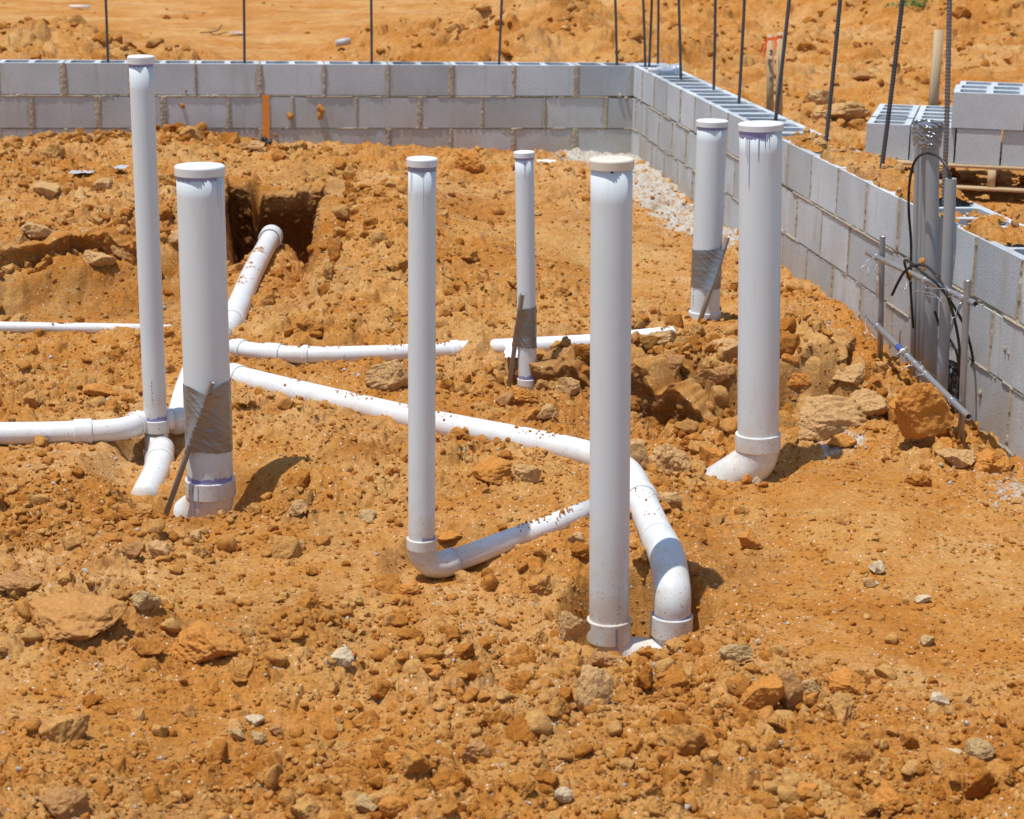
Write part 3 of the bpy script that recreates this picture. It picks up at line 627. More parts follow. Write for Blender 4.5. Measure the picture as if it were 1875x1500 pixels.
def rubble(line, n, rmin, rmax, d0, d1, seed, label):
    r_ = np.random.default_rng(seed); line = np.asarray(line); sg = np.concatenate([[0], np.cumsum(np.hypot(*np.diff(line, axis=0).T))]); mb = []; at = []; T = []; k = 0
    tp = [rock_shape(3, seed * 9 + i, 14, .12) for i in range(12)]
    for _ in range(n):
        s = r_.uniform(0, sg[-1]); o = r_.uniform(d0, d1); p = np.array([np.interp(s, sg, line[:, 0]), np.interp(s, sg, line[:, 1]) + o])
        rr = rmin * (1 - r_.uniform() * (1 - (rmin / rmax) ** 1.8)) ** (-1 / 1.8)
        if float(grid_at(PIPED, np.array([p[0]]), np.array([p[1]]))[0]) < rr + .01: continue
        z = float(gz(p[0], p[1]))
        V, Fc = tp[r_.integers(12)]; a = r_.uniform(0, 2 * pi); R = np.array([[math.cos(a), -math.sin(a), 0], [math.sin(a), math.cos(a), 0], [0, 0, 1]])
        V = (V * rr * r_.uniform(.7, 1.25, 3)) @ R.T + [p[0], p[1], z + rr * r_.uniform(.0, .45)]
        mb.append(V); T.append(Fc + k); k += len(V); at.append(np.tile([r_.uniform(0, .35), 0, np.clip(r_.normal(.5, .2), 0, 1)], (len(V), 1)))
    o = mk('dirt_clods', np.concatenate(mb), None, M['clod'], FT=np.concatenate(T), attr=np.concatenate(at).astype(np.float32), smooth=False); tag(o, label, 'clods', kind='stuff')
rubble(RL, 230, .010, .050, -.16, .02, 71, 'clods tumbled at the foot of the undercut bank'); rubble(RL, 200, .010, .048, .02, .30, 72, 'clods lying on the rim of the undercut bank')
rubble(RL2, 90, .010, .045, -.12, .20, 73, 'clods heaped right of the slimmest standpipe')
rubble(RL3, 150, .012, .050, -.10, .35, 74, 'clods along the lip of the left bank')
rubble([G(640, 330, .1)[:2], G(650, 400, .1)[:2], G(600, 560, .05)[:2]], 130, .012, .055, -.3, .4, 75, 'clods on the bank right of the trench')
rubble([G(1560, 690, .05)[:2], G(1640, 780, 0)[:2], G(1800, 830, -.05)[:2]], 130, .010, .045, -.12, .25, 76, 'clods between the tan block and the wall foot')
rubble([G(20, 262, .15)[:2], G(220, 240, .18)[:2], G(330, 240, .18)[:2], G(640, 285, .1)[:2]], 260, .014, .075, -.5, .15, 77, 'clods along the crest in front of the back wall')
# crumbs lying on the pipes
r_ = np.random.default_rng(88); mb = MB(); tp = [rock_shape(1, 900 + i, 8, .15) for i in range(8)]
for key, n in (('h1', 60), ('h2', 90), ('p5', 110), ('h3', 170), ('h4', 190), ('h6', 60), ('h5', 20)):
    P, r, kb = PATHS[key]; P = crom(P, 8) if key != 'h1' else P; cum = np.concatenate([[0], np.cumsum(np.linalg.norm(np.diff(P, axis=0), axis=1))])
    cl = r_.uniform(0, cum[-1], max(3, n // 22))
    for _ in range(n):
        s = float(np.clip(cl[r_.integers(len(cl))] + r_.normal(0, .03), 0, cum[-1])); c = np.array([np.interp(s, cum, P[:, i]) for i in range(3)]); c2 = np.array([np.interp(s + .01, cum, P[:, i]) for i in range(3)])
        t_ = c2 - c
        if np.linalg.norm(t_) < 1e-6: continue
        t_ /= np.linalg.norm(t_); sd = np.cross(t_, [0, 0, 1.]); sd /= np.linalg.norm(sd); a = r_.normal(0, .38) ; rr = .0018 * (1 - r_.uniform() * .96) ** -.45
        V, Fc = tp[r_.integers(8)]; mb.add(V * rr * r_.uniform(.7, 1.3, 3) + c + (r + rr * .3) * (math.cos(a) * np.array([0, 0, 1.]) + math.sin(a) * sd), None, Fc)
o = mb.build('dirt_crumbs', M['r_orange'], smooth=False); tag(o, 'orange crumbs of soil lying on top of the buried white pipes', 'crumbs', kind='stuff')
print('scatter', time.time() - T0)
# ---------------------------------------------------------------- concrete block walls
def hollow_block(mb, O, ux, uy, L, W, Hh, zt, wall=.032, uvid=0., solid=False, gap=.0, depth=None):
    """O: corner (x,y) ; ux along length, uy across; top at zt"""
    ux = np.append(ux, 0.); uy = np.append(uy, 0.); O = np.append(O, zt)
    def P(a, b, c): return O + ux * a + uy * b - np.array([0, 0, c])
    V = []; Qs = []; UV = []
    def quad(p, uv=None):
        k = len(V); V.extend(p); Qs.append([k, k + 1, k + 2, k + 3]); UV.extend(uv if uv is not None else [(uvid + .5, .5)] * 4)
    e = .001
    fuv = [(uvid + e, 1 - e), (uvid + 1 - e, 1 - e), (uvid + 1 - e, e), (uvid + e, e)]
    quad([P(0, 0, 0), P(L, 0, 0), P(L, 0, Hh), P(0, 0, Hh)], fuv)
    quad([P(L, W, 0), P(0, W, 0), P(0, W, Hh), P(L, W, Hh)], fuv)
    quad([P(0, W, 0), P(0, 0, 0), P(0, 0, Hh), P(0, W, Hh)])
    quad([P(L, 0, 0), P(L, W, 0), P(L, W, Hh), P(L, 0, Hh)])
    if solid:
        quad([P(0, W, 0), P(L, W, 0), P(L, 0, 0), P(0, 0, 0)]); mb.add(V, Qs, uv=np.array(UV)); return
    depth = depth or Hh
    for s in (0, 1):
        x0, x1 = s * L / 2, (s + 1) * L / 2
        hx0, hx1 = x0 + (wall if s == 0 else wall * .55), x1 - (wall if s == 1 else wall * .55); hy0, hy1 = wall, W - wall
        r = .022; ring = []; outr = []
        for (cx, cy, a0) in ((hx1 - r, hy1 - r, 0), (hx0 + r, hy1 - r, 90), (hx0 + r, hy0 + r, 180), (hx1 - r, hy0 + r, 270)):
            ox = x1 if cx > (x0 + x1) / 2 else x0; oy = W if cy > W / 2 else 0
            for k, t in enumerate((0, 30, 60, 90)):
                a = math.radians(a0 + t); qx, qy = cx + r * math.cos(a), cy + r * math.sin(a); ring.append((qx, qy))
                # matching outer points: edge foot, corner, corner, edge foot
                if k in (1, 2): outr.append((ox, oy))
                else:
                    vert = (abs(math.cos(a)) > .5); outr.append((ox, qy) if vert else (qx, oy))
        n = len(ring)
        for k in range(n):
            a, b = k, (k + 1) % n
            quad([P(*outr[a], 0), P(*outr[b], 0), P(*ring[b], 0), P(*ring[a], 0)])
            t = .006
            quad([P(*ring[a], 0), P(*ring[b], 0), P(*ring[b], depth), P(*ring[a], depth)])
    mb.add(V, Qs, uv=np.array(UV))
def clean(o):
    import bmesh
    bm = bmesh.new(); bm.from_mesh(o.data); bmesh.ops.dissolve_degenerate(bm, dist=1e-6, edges=bm.edges); bm.to_mesh(o.data); bm.free()
def wall(name, label, dvec, nvec, L0, L1, courses, offs, seed):
    """inner face runs from C along dvec; thickness goes along -nvec"""
    r_ = np.random.default_rng(seed)
    root = empty(name, (C[0] + dvec[0] * .5, C[1] + dvec[1] * .5, WZ - BH * courses)); tag(root, label, 'wall')
    mb = MB(); bid = 0; j = .010
    # orientation: keep faces outward whichever side
    for c in range(courses):
        off = offs[c % 2] - BL * 3
        zt = WZ - c * BH - (.0 if c == 0 else j / 2)
        k = 0
        while off + k * BL < L1:
            a = max(off + k * BL + j / 2, L0); b = min(off + (k + 1) * BL - j / 2, L1); k += 1
            if b - a < .03: continue
            bid += 1
            dx = r_.normal(0, .0012)
            O = C + dvec * a + nvec * dx
            full = (c == 0 and b - a > .34)
            hollow_block(mb, O, dvec, -nvec, b - a, WT, BH - j, zt, uvid=float(bid), solid=not full)
            if c == 0: cells.append((root.name, O, dvec, -nvec, b - a))
    o = mb.build('blocks', M['block'], root, smooth=False, useuv=True); clean(o)
    # mortar: one noisy sheet per face, standing proud of the block faces only round the joints
    step = .0065; ns = int((L1 - L0) / step); nz = int(courses * BH / step)
    s_ = np.linspace(L0, L1, ns)[None] * np.ones(nz)[:, None]; zz = np.linspace(WZ - .004, WZ - courses * BH, nz)[:, None] * np.ones(ns)[None]
    ci = np.clip(np.floor((WZ - zz) / BH), 0, courses - 1)
    offv = np.where(ci % 2 == 0, offs[0], offs[1])
    ds = np.abs((s_ - offv + BL / 2) % BL - BL / 2); dz = np.abs((WZ - zz + BH / 2) % BH - BH / 2); dz = np.where(WZ - zz < BH / 2, 1, dz)
    jid = np.floor((s_ - offv + BL / 2) / BL) + ci * 37
    wj = _h(jid, jid * 0 + 3, 0, seed)
    wv = .004 + (.002 + .013 * wj ** 2) * (name == 'back_block_wall') + .004 * wj + .010 * np.clip(fbm2(s_, zz * 1.6, 7, 3, seed), 0, 1)
    wh = .0035 + .012 * np.clip(fbm2(s_, zz, 3.5, 3, seed + 3), -.1, 1)
    e = fbm2(s_, zz, 55, 3, seed + 7)
    near = np.minimum(ds / (wv * (1 + .5 * e)), dz / (wh * (1 + .6 * e)))
    hgt = .0045 * np.sqrt(np.clip(1 - near ** 2, 0, 1)) * (1 + .7 * e) - .012 * S(near, .95, 1.15) + .0006
    V = np.stack([C[0] + dvec[0] * s_ + nvec[0] * hgt, C[1] + dvec[1] * s_ + nvec[1] * hgt, zz], -1).reshape(-1, 3)
    idx = np.arange(nz * ns).reshape(nz, ns); Q = np.stack([idx[:-1, :-1], idx[:-1, 1:], idx[1:, 1:], idx[1:, :-1]], -1).reshape(-1, 4)
    keep = (hgt.ravel()[Q] > -.011).any(1)
    mk('mortar', V, Q[keep], M['mortar'], root)
    # joints in the top and outer face
    mo = MB()
    for c in range(courses):
        zt = WZ - c * BH
        mo.box(np.append(C + dvec * (L0 + L1) / 2 - nvec * (WT / 2 + .003), zt - BH + .001), L1 - L0 - .02, WT - .012, .011, np.array([[dvec[0], -nvec[0], 0], [dvec[1], -nvec[1], 0], [0, 0, 1]]))
    off = offs[0] - BL * 3
    for k in range(60):
        s0 = off + k * BL
        if L0 + .02 < s0 < L1 - .02: mo.box(np.append(C + dvec * s0 - nvec * WT / 2, WZ - BH / 2 - .004), .011, WT - .01, BH - .012, np.array([[dvec[0], -nvec[0], 0], [dvec[1], -nvec[1], 0], [0, 0, 1]]))
    mo.build('bed_joint', M['mortar'], root, smooth=False)
    return root
cells = []
wb = wall('back_block_wall', 'long grey concrete block wall across the back of the site', bd, nb, -.0, 6.6, 4, (.377, .1738), 21)
wr = wall('side_block_wall', 'concrete block wall running towards the viewer on the right', rd, nr, -.25, 9.2, 5, (.3212, .118), 22)
for o in (wb, wr): o.name = 'block_wall'
def wall_patch(px, py, w, h, seed, root, mat, name, base='b', up=.0018, slant=0.):
    """thin irregular film on the wall face (paint, splashes)"""
    P = on_wall(px, py, base); dv = bd if base == 'b' else rd; nv_ = nb if base == 'b' else nr
    n = 26; a = np.linspace(-1, 1, n); A, B = np.meshgrid(a, a); r_ = 1
    hx = w / 2 * (1 + .35 * fbm2(B * 1., B * 0 + seed, 3, 2, seed) + .25 * fbm2(A * 0 + seed, B, 9, 2, seed))
    s = A * hx + slant * B; z = B * h / 2 * (1 + .1 * fbm2(A, A * 0 + 2. * seed, 3, 2, seed + 4))
    V = np.stack([P[0] + dv[0] * s + nv_[0] * up, P[1] + dv[1] * s + nv_[1] * up, P[2] + z], -1).reshape(-1, 3)
    i = np.arange(n * n).reshape(n, n); Q = np.stack([i[:-1, :-1], i[:-1, 1:], i[1:, 1:], i[1:, :-1]], -1).reshape(-1, 4)
    return mk(name, V, Q, mat, root)
tag(wall_patch(487, 217, .044, .30, 3, wb, M['paint'], 'paint_mark', up=.0058), 'orange sprayed stripe on grey blocks')
def lump(P, r, seed, root, mat, name='mortar_lump', flat=(1, 1, 1), sub=3):
    V, Fc = rock_shape(sub, seed, 5, .25); V = V * r * np.array(flat) + P; return mk(name, V, None, mat, root, FT=Fc, smooth=False)
for i, (px, py, r) in enumerate([(587, 200, .028), (586, 212, .02), (531, 212, .020), (334, 194, .014), (1134, 175, .016), (1146, 180, .014), (340, 166, .008), (505, 248, .012)]):
    P = on_wall(px, py, 'b'); P[:2] += nb * r * .3; lump(P, r, 40 + i, wb, M['r_orange'] if i in (0, 1, 2, 3, 6, 7) else M['mortar'], 'dirt_splash' if i in (0, 1, 2, 3, 6, 7) else 'mortar_lump', (1, .8, 1.3))
for i, (px, py, r) in enumerate([(1495, 632, .008), (1796, 720, .010), (1660, 640, .008), (1842, 640, .008), (1848, 648, .006)]):
    P = on_wall(px, py, 'r'); P[:2] += nr * r * .3; lump(P, r, 60 + i, wr, M['mortar'], 'mortar_lump', (.8, 1, 1.5), 2)
# dirt spilled over the top of the side wall
def spill(s0, s1, seed, A, thr, label):
    n = int((s1 - s0) / .004); mth = 64
    s = np.linspace(s0, s1, n)[None] * np.ones(mth)[:, None]; t = np.linspace(.001, WT - .001, mth)[:, None] * np.ones(n)[None]
    edgef = S(s, s0, s0 + .12) * (1 - S(s, s1 - .12, s1))
    h = (fbm2(s, t, 4.5, 4, seed) - thr) * .06 + A * (edgef - 1) + .012 * fbm2(s, t, 22, 3, seed + 1)
    f1, f2, cid = worley2(s, t, 38., seed); h += .012 * np.sqrt(np.clip(1 - (f1 / .6) ** 2, 0, 1)) * S(cid, .3, 1)
    we = .012 + .022 * np.clip(fbm2(s, s * 0 + 3., 9, 3, seed + 5) + .3, 0, 1); h -= .07 * (1 - S(t, .0, we)) + .05 * S(t, WT - .02, WT)
    V = np.stack([C[0] + rd[0] * s - nr[0] * t, C[1] + rd[1] * s - nr[1] * t, WZ + np.maximum(h, -.012)], -1).reshape(-1, 3)
    i = np.arange(mth * n).reshape(mth, n); Q = np.stack([i[:-1, :-1], i[:-1, 1:], i[1:, 1:], i[1:, :-1]], -1).reshape(-1, 4)
    keep = (h.ravel()[Q] > -.003).any(1)
    at = np.zeros((mth * n, 3), np.float32); at[:, 2] = .6
    o = mk('spilled_dirt', V, Q[keep], M['dirt'], attr=at); tag(o, label, 'dirt', kind='stuff')
    # loose clods lying in it
    r_ = np.random.default_rng(seed); k = int((s1 - s0) * 90); tp = [rock_shape(2, seed * 7 + i, 6, .18) for i in range(6)]
    mb = MB()
    for _ in range(k):
        ss, tt = r_.uniform(s0, s1), r_.uniform(.0, WT); rr = .0045 * (1 - r_.uniform() * .985) ** (-.45)
        hh = float(((fbm2(np.array([ss]), np.array([tt]), 4.5, 4, seed) - thr) * .06)[0])
        if hh < -.004: continue
        V, Fc = tp[r_.integers(6)]; mb.add(V * rr * r_.uniform(.7, 1.2, 3) + [C[0] + rd[0] * ss - nr[0] * tt, C[1] + rd[1] * ss - nr[1] * tt, WZ + max(hh, 0) + rr * .4], None, Fc)
    o = mb.build('dirt_clods', M['r_tan'], smooth=False); tag(o, label.replace('dirt', 'crumbs', 1), 'clods', kind='stuff')
def s_of(px, py):
    P = G(px, py, WZ); return float((P[:2] - C) @ rd)
spill(s_of(1440, 250), s_of(1515, 278), 301, .03, -.02, 'thin dirt on the side wall behind the tallest wide pipe')
spill(s_of(1495, 285), s_of(1680, 375), 302, .02, -.28, 'thick dirt heaped on the side wall beside the grey conduits')
spill(s_of(1690, 385), s_of(1850, 455), 303, .03, .0, 'patchy dirt on the near end of the side wall')
print('walls', time.time() - T0)
# ---------------------------------------------------------------- rebar
def rebar_mesh(P0, P1, r, mat, name='bar', parent=None):
    P0 = np.asarray(P0, float); P1 = np.asarray(P1, float); L = np.linalg.norm(P1 - P0); n = int(L / .0030)
    P = P0 + (P1 - P0) * np.linspace(0, 1, n)[:, None]; s = np.linspace(0, L, n)
    bow = np.sin(s / L * pi) * .006; P[:, 0] += bow
    def fn(RR, th, PP):
        ph = (s[:, None] / .0125 + np.where(np.sin(th) > 0, 1, -1)[None] * th[None] / (2 * pi) * 1.2) % 1
        rib = np.where(ph < .36, 1.17, 1.0); lon = np.where(np.abs(np.sin(th)) < .2, 1.15, 1)[None]
        return RR * np.maximum(rib, lon)
    V, Q, T = sweep(P, r, 12, True, True, fn); return mk(name, V, Q, mat, parent, FT=T, smooth=False)
REB = [((197, 114), (192, 0), 0, 'leftmost rebar rising from the back wall'), ((447, 115), (445, 0), 0, 'rebar on the back wall between the two left standpipes and the wide gap'),
 ((680, 116), (678, 0), 0, 'rebar on the back wall, third from the left'), ((913, 118), (917, 0), 0, 'rebar on the back wall above the slimmest standpipe'), ((1129, 118), (1125, 0), 0, 'last rebar of the back wall before the corner, coated pale at its foot'),
 ((1181, 122), (1176, 0), 0, 'left bar of the three rebars at the wall corner'), ((1188, 121), (1192, 0), 0, 'middle bar of the three rebars at the wall corner'), ((1204, 118), (1204, 0), 0, 'right bar of the three rebars at the wall corner, above the bottle'),
 ((1246, 147), (1241, 0), 0, 'first rebar of the side wall, right of the plastic bottle'), ((1306, 166), (1308, 0), 0, 'rebar on the side wall directly behind the taped wide pipe'), ((1352, 192), (1361, 0), 0, 'rebar on the side wall left of the ribboned stakes'),
 ((1419, 221), (1443, 0), 0, 'dark rebar leaning across the ribboned stakes'), ((1511, 264), (1536, 0), 0, 'leaning rebar standing in front of the big boulder'), ((1612, 317), (1650, 0), 0, 'thick rebar leaning right in front of the lower block stack'), ((1727, 378), (1736, 0), 1, 'nearest rebar, lighter steel, rising behind the grey conduits')]
for i, (b, t, br, lab) in enumerate(REB):
    B = G(b[0], b[1], WZ - .004); Tp = D(t[0], t[1], B[1])
    d = (Tp - B) / np.linalg.norm(Tp - B); Tp = B + d * (1.25 if i < 8 else 1.15 - .0 * i)
    o = rebar_mesh(B - d * .18, Tp, .0078 if i < 11 else .0088, M['rebar_b'] if br else M['rebar'], 'rebar')
    tag(o, 'ribbed steel ' + lab if 'rebar' not in lab[:8] else 'ribbed steel ' + lab, 'rebar', 'steel reinforcing bars standing in the block walls')
# ---------------------------------------------------------------- standpipes
def axis(k):
    t, b, r = RT[k]; d = (t - b) / np.linalg.norm(t - b); return t, b, r, d
def ring_profile(P0, d, prof, seg=48, cap0=True, cap1=True):
    P = np.array([P0 + d * h for h, r in prof]); R = np.array([r for h, r in prof]); return sweep(P, R, seg, cap0, cap1)
def flats(V, Q): return None
def stub(mb, P0, d, prof, seg=48, cap0=True, cap1=True):
    # duplicate rings at sharp corners for crisp shading
    pr = []
    for i, (h, r) in enumerate(prof):
        pr.append((h, r))
        if 0 < i < len(prof) - 1: pr.append((h, r))
    # build as separate bands
    for i in range(0, len(pr) - 1, 2):
        (h0, r0), (h1, r1) = pr[i], pr[i + 1]
        V, Q, T = sweep([P0 + d * h0, P0 + d * h1 + d * 1e-7], [r0, r1], seg, False, False, up=(0, -1, .001)); mb.add(V, Q)
    for flag, (h, r), sgn in ((cap0, prof[0], -1), (cap1, prof[-1], 1)):
        if flag:
            V, Q, T = sweep([P0 + d * (h - sgn * 1e-4), P0 + d * h], [r, r], seg, sgn < 0, sgn > 0); mb.add(V[:], None, T)
    return mb
def cap(root, k, h=.030, over=.0035, mat='pvc_cap'):
    h *= .78; t, b, r, d = axis(k); P0 = t - d * h * .45; R = r + over
    mb = MB(); stub(mb, P0, d, [(0, r - .001), (0, R), (h * .80, R + .0006), (h * .93, R - .001), (h, R - .0045), (h + .0015, R * .6), (h + .002, .0005)], 56, False, False)
    return mb.build('cap', M[mat], root)
def collar(root, P0, d, r, h=.045, over=.0055, name='coupling', mat='pvc'):
    R = r + over; mb = MB(); stub(mb, P0, d, [(0, r - .001), (.0, R - .002), (.003, R), (h - .002, R), (h, R - .0015), (h, r - .001)], 56, False, False)
    return mb.build(name, M[mat], root)
def stain(root, k, z0fn, z1fn, th0, th1, mat='primer', up=.0009, name='primer_stain', n=60, rr=None, ax=None):
    """film on the riser surface; angles measured from the side that faces the viewer, + to the right"""
    t, b, r, d = axis(k); r = rr or r
    th = np.linspace(th0, th1, n)
    ux = np.array([1., 0, 0]) - d[0] * d; ux /= np.linalg.norm(ux); uy = np.cross(d, ux)  # uy ~ +Y
    z0 = np.array([z0fn(x) for x in th]); z1 = np.array([z1fn(x) for x in th]); V = []
    for f in (0, .5, 1):
        h = z0 + (z1 - z0) * f
        V.append(b + d * h[:, None] + (r + up) * (np.sin(th)[:, None] * ux - np.cos(th)[:, None] * uy))
    V = np.concatenate(V); i = np.arange(3 * n).reshape(3, n); Q = np.stack([i[:-1, :-1], i[:-1, 1:], i[1:, 1:], i[1:, :-1]], -1).reshape(-1, 4)
    return V, Q
def stains(root, k, items, mat='primer', name='primer_stain', rr=None, up=.0009):
    for z0, z1, a, b in items:
        mb = MB(); mb.add(*stain(root, k, z0, z1, a, b, rr=rr, up=up)); mb.build(name, M[mat], root)
def wav(seed, base, amp, sc=6.):
    return lambda th: base + amp * float(perlin2(np.array([th * sc + seed * 3.7]), np.array([seed * 1.3]), seed)[0]) + amp * .6 * float(perlin2(np.array([th * sc * 3.1]), np.array([seed * 2.3]), seed + 9)[0])
def drip(th, L, w, top, seed):
    """thin drip running down from height top"""
    rs = np.random.default_rng(seed); return [(lambda x, L=L, top=top, th=th, w=w * .42: top - L * max(0, 1 - abs((x - th) / w) ** 5), lambda x, top=top: top + .003, th - w * .42, th + w * .42)]
def body(root, k, z0=-.02, z1=None):
    t, b, r, d = axis(k); L = np.linalg.norm(t - b)
    mb = MB(); n = 14; mb.sweep([b + d * h for h in np.linspace(z0, L, n)], r, 56, False, True, up=(0, -1, .001)); return mb.build('pipe', M['pvc'], root)
def onax(k, v):
    t, b, r, d = axis(k)
    for _ in range(1): f = np.linspace(0, 1, 2000); P = b + (t - b) * f[:, None]; vv = np.array([pix(p)[1] for p in P[::10]]); i = np.argmin(np.abs(vv - v)) * 10
    return P[i]
def tape(root, P0, P1, r, slope_top=(0, 0), slope_bot=(0, 0), stake_th=None, stake_w=.3, bulge=.0, seed=1, notch=0., line=None):
    d = (P1 - P0) / np.linalg.norm(P1 - P0); L = np.linalg.norm(P1 - P0)
    ux = np.array([1., 0, 0]) - d[0] * d; ux /= np.linalg.norm(ux); uy = np.cross(d, ux)
    nt, nh = 180, 70; th = np.linspace(-pi, pi, nt); V = []
    for i in range(nh):
        f = i / (nh - 1)
        lo = slope_bot[0] * np.sin(th) + slope_bot[1] * np.cos(th) + .003 * perlin2(th * 3, th * 0 + 2.2, seed); hi = L + slope_top[0] * np.sin(th) + slope_top[1] * np.cos(th) + .003 * perlin2(th * 3, th * 0 + 5.2, seed)
        if notch and stake_th is not None: hi = hi - notch * np.exp(-((th - stake_th) / .45) ** 2)
        h = lo + (hi - lo) * f
        wr_ = .0011 * np.clip(fbm2(th * .7 + h * 8, h * 34 + th * 1.5, 1., 2, seed + 4, ridge=True) - .35, 0, 1) ** 1.3 * (1 + 1.2 * (np.exp(-((th - (stake_th or 0)) / .8) ** 2)))
        blg = 0
        if line is not None:
            zc = P0[2] + d[2] * h; A_, B_ = line; q = A_ + (B_ - A_) * ((zc - A_[2]) / (B_[2] - A_[2]))[:, None]; ax_ = P0 + d * h[:, None]; w_ = q - ax_
            xs, ys = w_ @ ux, w_ @ uy; ths = np.arctan2(xs, -ys); rs_ = np.hypot(xs, ys); dth = th - ths
            blg = np.clip(rs_ + .0095 - r, 0, .06) * np.exp(-(np.abs(dth) / .26) ** 1.5)
        rr = r + .0016 + wr_ * 1.6 + blg
        V.append(P0 + d * h[:, None] + rr[:, None] * (np.sin(th)[:, None] * ux - np.cos(th)[:, None] * uy))
    V = np.concatenate(V); i = np.arange(nt * nh).reshape(nh, nt); Q = np.stack([i[:-1, :-1], i[:-1, 1:], i[1:, 1:], i[1:, :-1]], -1).reshape(-1, 4)
    return mk('duct_tape', V, Q, M['tape'], root)
def rings(Ps, d, Rs, seg):
    u = np.cross(d, [0, 0, 1.]) if abs(d[2]) < .9 else np.cross(d, [1., 0, 0]); u /= np.linalg.norm(u); w = np.cross(d, u); th = np.arange(seg) * 2 * pi / seg
    V = np.concatenate([np.asarray(p) + r * (np.cos(th)[:, None] * u + np.sin(th)[:, None] * w) for p, r in zip(Ps, Rs)])
    n = len(Ps); i = np.arange(n - 1)[:, None] * seg; j = np.arange(seg)[None]; j2 = (j + 1) % seg
    return V, np.stack([i + j, i + j2, i + seg + j2, i + seg + j], -1).reshape(-1, 4)
def hollow_tube(mb, P, r, wall=.002, seg=24, open0=False, open1=True, depth=.05):
    P = np.asarray(P, float); mb.sweep(P, r, seg, not open0, False)
    for flag, a, b in ((open1, P[-1], P[-2]), (open0, P[0], P[1])):
        if not flag: continue
        d = (a - b) / np.linalg.norm(a - b)
        V, Q = rings([a, a, a - d * depth], d, [r, r - wall, r - wall], seg); mb.add(V, Q)
        V, Q = rings([a - d * depth * .98, a - d * depth * .98], d, [r - wall, .0001], seg); mb.add(V, Q)
    return mb
def stake_line(k, tb, tt, foot, top, rs=.0088):
    t, b, r, d = axis(k); q = r + rs; px = lambda v: foot[0] + (top[0] - foot[0]) * (v - foot[1]) / (top[1] - foot[1])
    def xo(v): P = D(px(v), v, b[1] - r); ax = b + (t - b) * ((P[2] - b[2]) / (t[2] - b[2])); return P[0] - ax[0], ax
    (x0, a0), (x1, a1) = xo(tb), xo(tt); xm = (x0 + x1) / 2; th = math.asin(max(-.85, min(.85, xm / q)))
    out = []
    for x, a, v in ((x0, a0, tb), (x1, a1, tt)):
        s_ = (x - q * math.sin(th)) / math.cos(th); y = -q * math.cos(th) + s_ * math.sin(th); out.append(D(px(v), v, a[1] + y))
    A_, B_ = out; u = (B_ - A_) / (B_[2] - A_[2]); zf = D(foot[0], foot[1], A_[1])[2]; ztp = D(top[0], top[1], B_[1])[2]
    return A_ + u * (zf - A_[2]), A_ + u * (ztp - A_[2])
def stake3(L_, r, label):
    a, b = L_; d = (b - a) / np.linalg.norm(b - a); o = hollow_tube(MB(), [a - d * .12, (a + b) / 2, b], r).build('support_stake', M['stake'], smooth=True); tag(o, label, 'stake'); return o
def stake(px0, py0, Y0, px1, py1, Y1, r, label, lab2='stake'):
    """hollow metal stake from foot to top"""
    a = D(px0, py0, Y0); b = D(px1, py1, Y1); d = (b - a) / np.linalg.norm(b - a)
    o = hollow_tube(MB(), [a - d * .12, (a + b) / 2, b], r).build('support_stake', M['stake'], smooth=True)
    tag(o, label, 'stake'); return o
def shade_auto(o, ang=35):
    pass
# a: tall thin pipe at the far left
t, b, r, d = axis('a'); root = empty('standpipe', b - d * .1); tag(root, 'tallest slim white standpipe, leftmost, overlapping the back wall', 'pipe')
body(root, 'a'); cap(root, 'a', .030); L = np.linalg.norm(t - b)
stains(root, 'a', [(wav(1, L - .018, .003), lambda x: L - .009, -1.5, 1.5)])
collar(root, b - d * .035, d, r, .040)
mb = MB(); el = arc(b - d * .03, -d, (.10, -.10, -1), .06, 8); P = np.vstack([el, el[-1] + np.array([.004, -.01, -.05])]); mb.sweep(P, r + .001, 48, False, False); mb.build('elbow', M['pvc'], root)
e1 = P[-1]; collar(root, b - d * .115 + [.006, -.012, 0], (d + [-.15, .10, 0]) / np.linalg.norm(d + [-.15, .10, 0]), r + .003, .030, .0055, 'socket')
stains(root, 'a', [(wav(2, .004, .002), wav(3, .016, .010, 3), -1.4, 1.5)])
stains(root, 'a', [(lambda x: -.084 + .022 * math.sin(x), lambda x: -.071 + .022 * math.sin(x), -1.2, 1.4)], rr=r + .0050)
# b: wide capped pipe with tape and stake
t, b, r, d = axis('b'); L = np.linalg.norm(t - b); root = empty('standpipe', b - d * .1); tag(root, 'thickest white standpipe, left of centre, taped to a rusty stake', 'pipe')
body(root, 'b'); cap(root, 'b', .034, .0038); collar(root, b - d * .045, d, r, .052, .0065)
mb = MB(); el = arc(b - d * .035, -d, (-.55, .35, -.45), .075, 12); mb.sweep(np.vstack([el, el[-1] + .05 * (el[-1] - el[-2]) / np.linalg.norm(el[-1] - el[-2])]), np.linspace(r + .002, r + .001, 13), 56, False, False); mb.build('elbow', M['pvc'], root)
stains(root, 'b', [(wav(4, L - .022, .004), lambda x: L - .011, -1.5, .9)])
stains(root, 'b', drip(.95, .085, .025, L - .012, 3) + drip(1.12, .12, .018, L - .012, 4), 'drip', 'primer_drip')
stains(root, 'b', [(lambda x: .006, wav(6, .020, .007, 3), -1.2, 1.35)])
stains(root, 'b', [(lambda x: -.115, lambda x: .002, -.62, -.58), (lambda x: -.06, lambda x: .002, -.36, -.33)], 'drip', 'primer_drip', rr=r + .0066)
TP0, TP1 = onax('b', 820), onax('b', 697); yb_ = 5.25 - r
LB = stake_line('b', 822, 705, (303, 945), (388, 700))
tape(root, TP0, TP1, r, (.006, 0), (-.006, .004), stake_th=.12, seed=5, notch=.020, line=LB)
stake3(LB, .0085, 'rusty grey stake leaning on the thickest left standpipe, sticking out of its tape')
